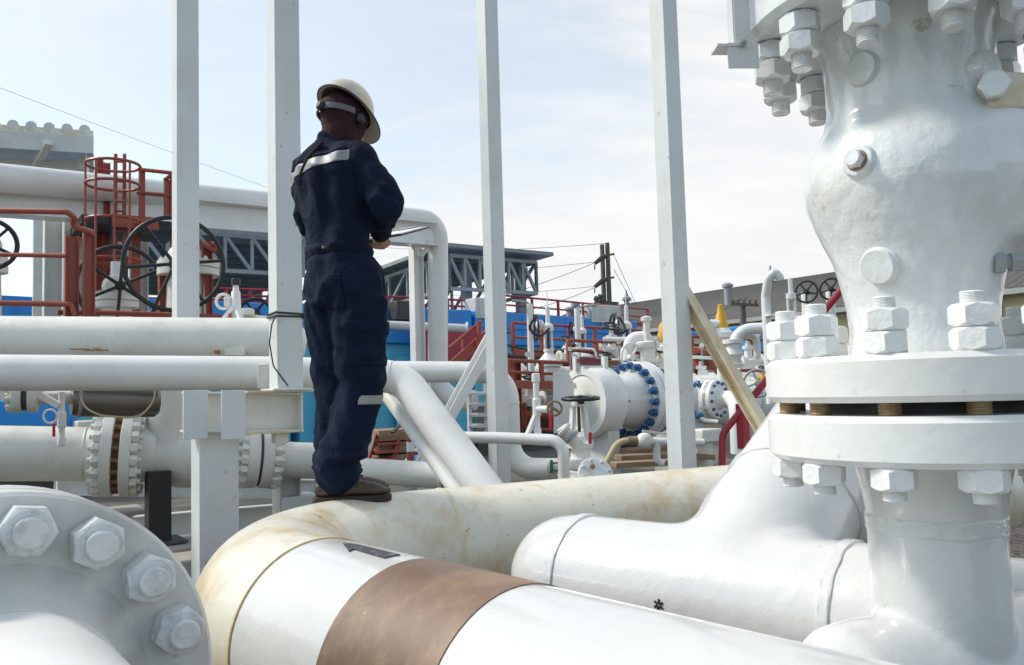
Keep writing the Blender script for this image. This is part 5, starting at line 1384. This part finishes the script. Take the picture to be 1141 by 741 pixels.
for k in range(10):
    p = wa.lerp(wb_, (k+.5)/10)-bkv*.04; MB().box(V((p.x,p.y,ze/2)), hd_, bkv, Z, .25, .1, ze).build('wall_post', GALV, t)
for fr in (.18, .52):
    p = a0.lerp(b0_, fr)+up_r; MB().lathe([(.16,-.2),(.16,.2),(.26,.22),(.26,.36),(.1,.45),(.03,.8)], p, Z, 16).build('roof_vent', GALV, t)
for xa in (770, 800): pass
# power pole (double)
t = thing('power_pole', 'tall twin power pole with insulator arms above the right container', 'pole', W(680, 470, 40))
PM = mkpaint('weathered pole', (.14,.125,.11), .8, .2)
for px_, yt_ in ((676, 270), (682, 268)):
    a, b = vert(px_+2, 470, yt_, 40); MB().sweep([a, b], [.14, .11], 12).build('mast', PM, t)
for y_ in (285, 311):
    MB().sweep([W(676, y_, 39.8), W(671, y_+2, 39.7), W(663, y_+8.5, 39.5)], [.1,.13,.09], 10).build('insulator', mkpaint('insulator brown', (.07,.045,.04), .4) if y_ == 285 else bpy.data.materials['insulator brown'], t)
    MB().torus(W(662.5, y_+12, 39.5), RI, .14, .03, 16, 6).build('hook', GALV, t)
    MB().beam(W(675, y_, 39.8), W(684, y_-2, 40), .1, .1).build('clamp', RUSTM, t)
MB().beam(W(668, 337, 40), W(689, 339, 40), .14, .2).build('lower_arm', PM, t)
for k, px_ in enumerate((664, 668, 672)): MB().lathe([(.07,0),(.12,.1),(.07,.2),(.12,.3),(.05,.45)], W(px_, 340-k*2, 39.7), Z, 10).build('pin_insulator', PM, t)
t = thing('power_pole', 'short power pole with a crossarm before the warehouse roof', 'pole', W(832, 420, 28))
a, b = vert(831, 420, 337, 28); MB().sweep([a, b], [.13,.11], 12).build('mast', PM, t)
MB().beam(W(814, 339, 28), W(845, 340, 28), .07, .09).build('crossarm', PM, t)
for k in range(5): MB().lathe([(.035,0),(.06,.04),(.035,.07),(.06,.11),(.02,.16)], W(816+6.5*k, 338, 28), Z, 10).build('pin_insulator', PM, t)
for px_, yb_, yt_, d_, lab in ((641.5,350,336,42,'small far grey stack left of the twin power pole'), (634.5,352,342,42,'shorter far grey stack beside the other'), (811,328,315,36,'small ventilator standing on the warehouse ridge')):
    a, b = vert(px_,yb_,yt_,d_); tag(MB().lathe([(.16,-1.5),(.16,(b-a).z*.6),(.24,(b-a).z*.62),(.24,(b-a).z*.85),(.12,(b-a).z)], a, Z, 14).build('roof_stack', GALV), lab, 'stack', 'far roof stacks')
# overhead wires
def wire_(label, a, b, sag, r=.014):
    pts = [a.lerp(b, k/20)-Z*(sag*4*(k/20)*(1-k/20)) for k in range(21)]
    tag(MB().sweep(pts, r, 6).build('overhead_wire', LINEM), label, 'wire', 'overhead power wires')
wire_('upper power wire from the top insulator of the twin pole to the left', W(662, 293, 39.5), W(60, 400, 22), .9)
wire_('power wire from the lower insulator of the twin pole to the left', W(663, 320, 39.5), W(480, 352, 34), .5)
wire_('nearly level power wire from the top insulator to the far left', W(662, 292, 39.5), W(430, 300, 60), .3)
wire_('nearly level power wire from the lower insulator to the far left', W(663, 319, 39.5), W(430, 326, 60), .3)
wire_('faint top wire from the head of the twin pole to the left', W(676, 271, 40), W(420, 275, 60), .3)
wire_('guy wire slanting right from the head of the twin pole', W(684, 284, 40), W(709, 340, 46), 0)
wire_('second guy wire slanting right from the middle of the twin pole', W(684, 300, 40), W(706, 340, 46), 0)
wire_('power wire crossing the sky left of the man', W(-60, 75, 15), W(420, 252, 26), .05, .004)
wire_('power wire along the warehouse roof to the short pole', W(770, 352, 27), W(815, 340, 28), .15)
wire_('power wire from the short pole towards the right', W(845, 340, 28), W(940, 352, 22), .2)

# ================================================================== gauges, tubing and cables among the valves
def gauge(label, px, yb, yt, d, rpx=3.2):
    a, b = vert(px, yb, yt, d); t = thing('pressure_gauge', label, 'gauge', a, 'pressure gauges among the valves')
    MB().cyl(a, b, .012, 8).build('stem', GALV, t); f_ = (CAM-b); f_.z *= .2; f_.normalize()
    r = pr(rpx, d)
    MB().lathe([(r*.9,-.05),(r,-.045),(r,.0),(r*.86,.004)], b+Z*r, f_, 20).build('case', DARK, t)
    MB().disc(b+Z*r+f_*.003, f_, r*.84, .004, 20, .001).build('dial', PAPER, t)
    MB().beam(b+Z*r+f_*.008, b+Z*(r*1.5)+RI*r*.3+f_*.008, r*.08, .002, f_).build('needle', BLACK, t)
for px_, yb_, yt_, d_, lab in ((588,420,398,12.4,'pressure gauge on a thin stem left of the tall gate valve'),(636,412,392,12.2,'pressure gauge just above the hinge plate'),
    (690,398,384,12.4,'pressure gauge above the top blue bolts'),(731,398,380,11.8,'pressure gauge beside the small spoked wheel'),(783,408,388,11.5,'pressure gauge left of the yellow relief valve'),
    (826,430,408,11.3,'pressure gauge above the fat barrel right of the brace'),(846,395,376,10.8,'pressure gauge beside the bent white pipe')):
    gauge(lab, px_, yb_, yt_, d_)
def tubing(label, pts_, r, mt_, bend=.08):
    tag(MB().tube(pts_, r, bend, 8).build('tubing_run', mt_), label, 'tubing', 'thin tubing runs among the valves')
tubing('black hose loop between the lamp post and the tall gate valve', [W(598,352,13), W(590,362,13), W(592,376,13), W(604,374,13.1), W(612,366,13.2)], .02, BLACK, .2)
tubing('black hose loop before the right blue container', [W(684,352,13.5), W(682,366,13.4), W(690,378,13.4), W(698,366,13.5), W(690,353,13.6)], .018, BLACK, .2)
tubing('thin pale tubing run stepping down above the closure ring', [W(626,388,12.8), W(664,389,12.6), W(664,400,12.6), W(690,401,12.5)], .018, WHITE)
tubing('thin grey tubing run under the red rail behind the launcher flange', [W(640,408,12.5), W(700,409,12.6), W(724,414,12.6), W(726,432,12.6)], .02, GALV)
tubing('thin red tubing run crossing behind the thin white pipe', [W(560,446,12.5), W(584,446,12.5), W(586,478,12.5), W(640,480,12.4)], .025, REDP)
tubing('thin white tubing run right of the centre right post', [W(772,398,11.5), W(800,399,11.5), W(801,416,11.5), W(846,417,11.4)], .022, WHITE)
tubing('thin dark tubing run before the cream warehouse wall', [W(768,384,15), W(812,386,15), W(812,396,15), W(866,398,15)], .025, DARK)
tubing('thin white tubing run down the front of the fat barrel', [W(780,430,10.4), W(781,468,10.3), W(800,470,10.2)], .025, WHITE)
tubing('dark cable sagging along the wall of the right container', [W(560,384,14.2), W(600,392,14.2), W(640,391,14.4), W(680,396,14.6)], .016, BLACK, .4)
tubing('green tubing run above the blue bolts', [W(690,404,12.2), W(716,404,12.2), W(718,414,12.2)], .025, GREEN)
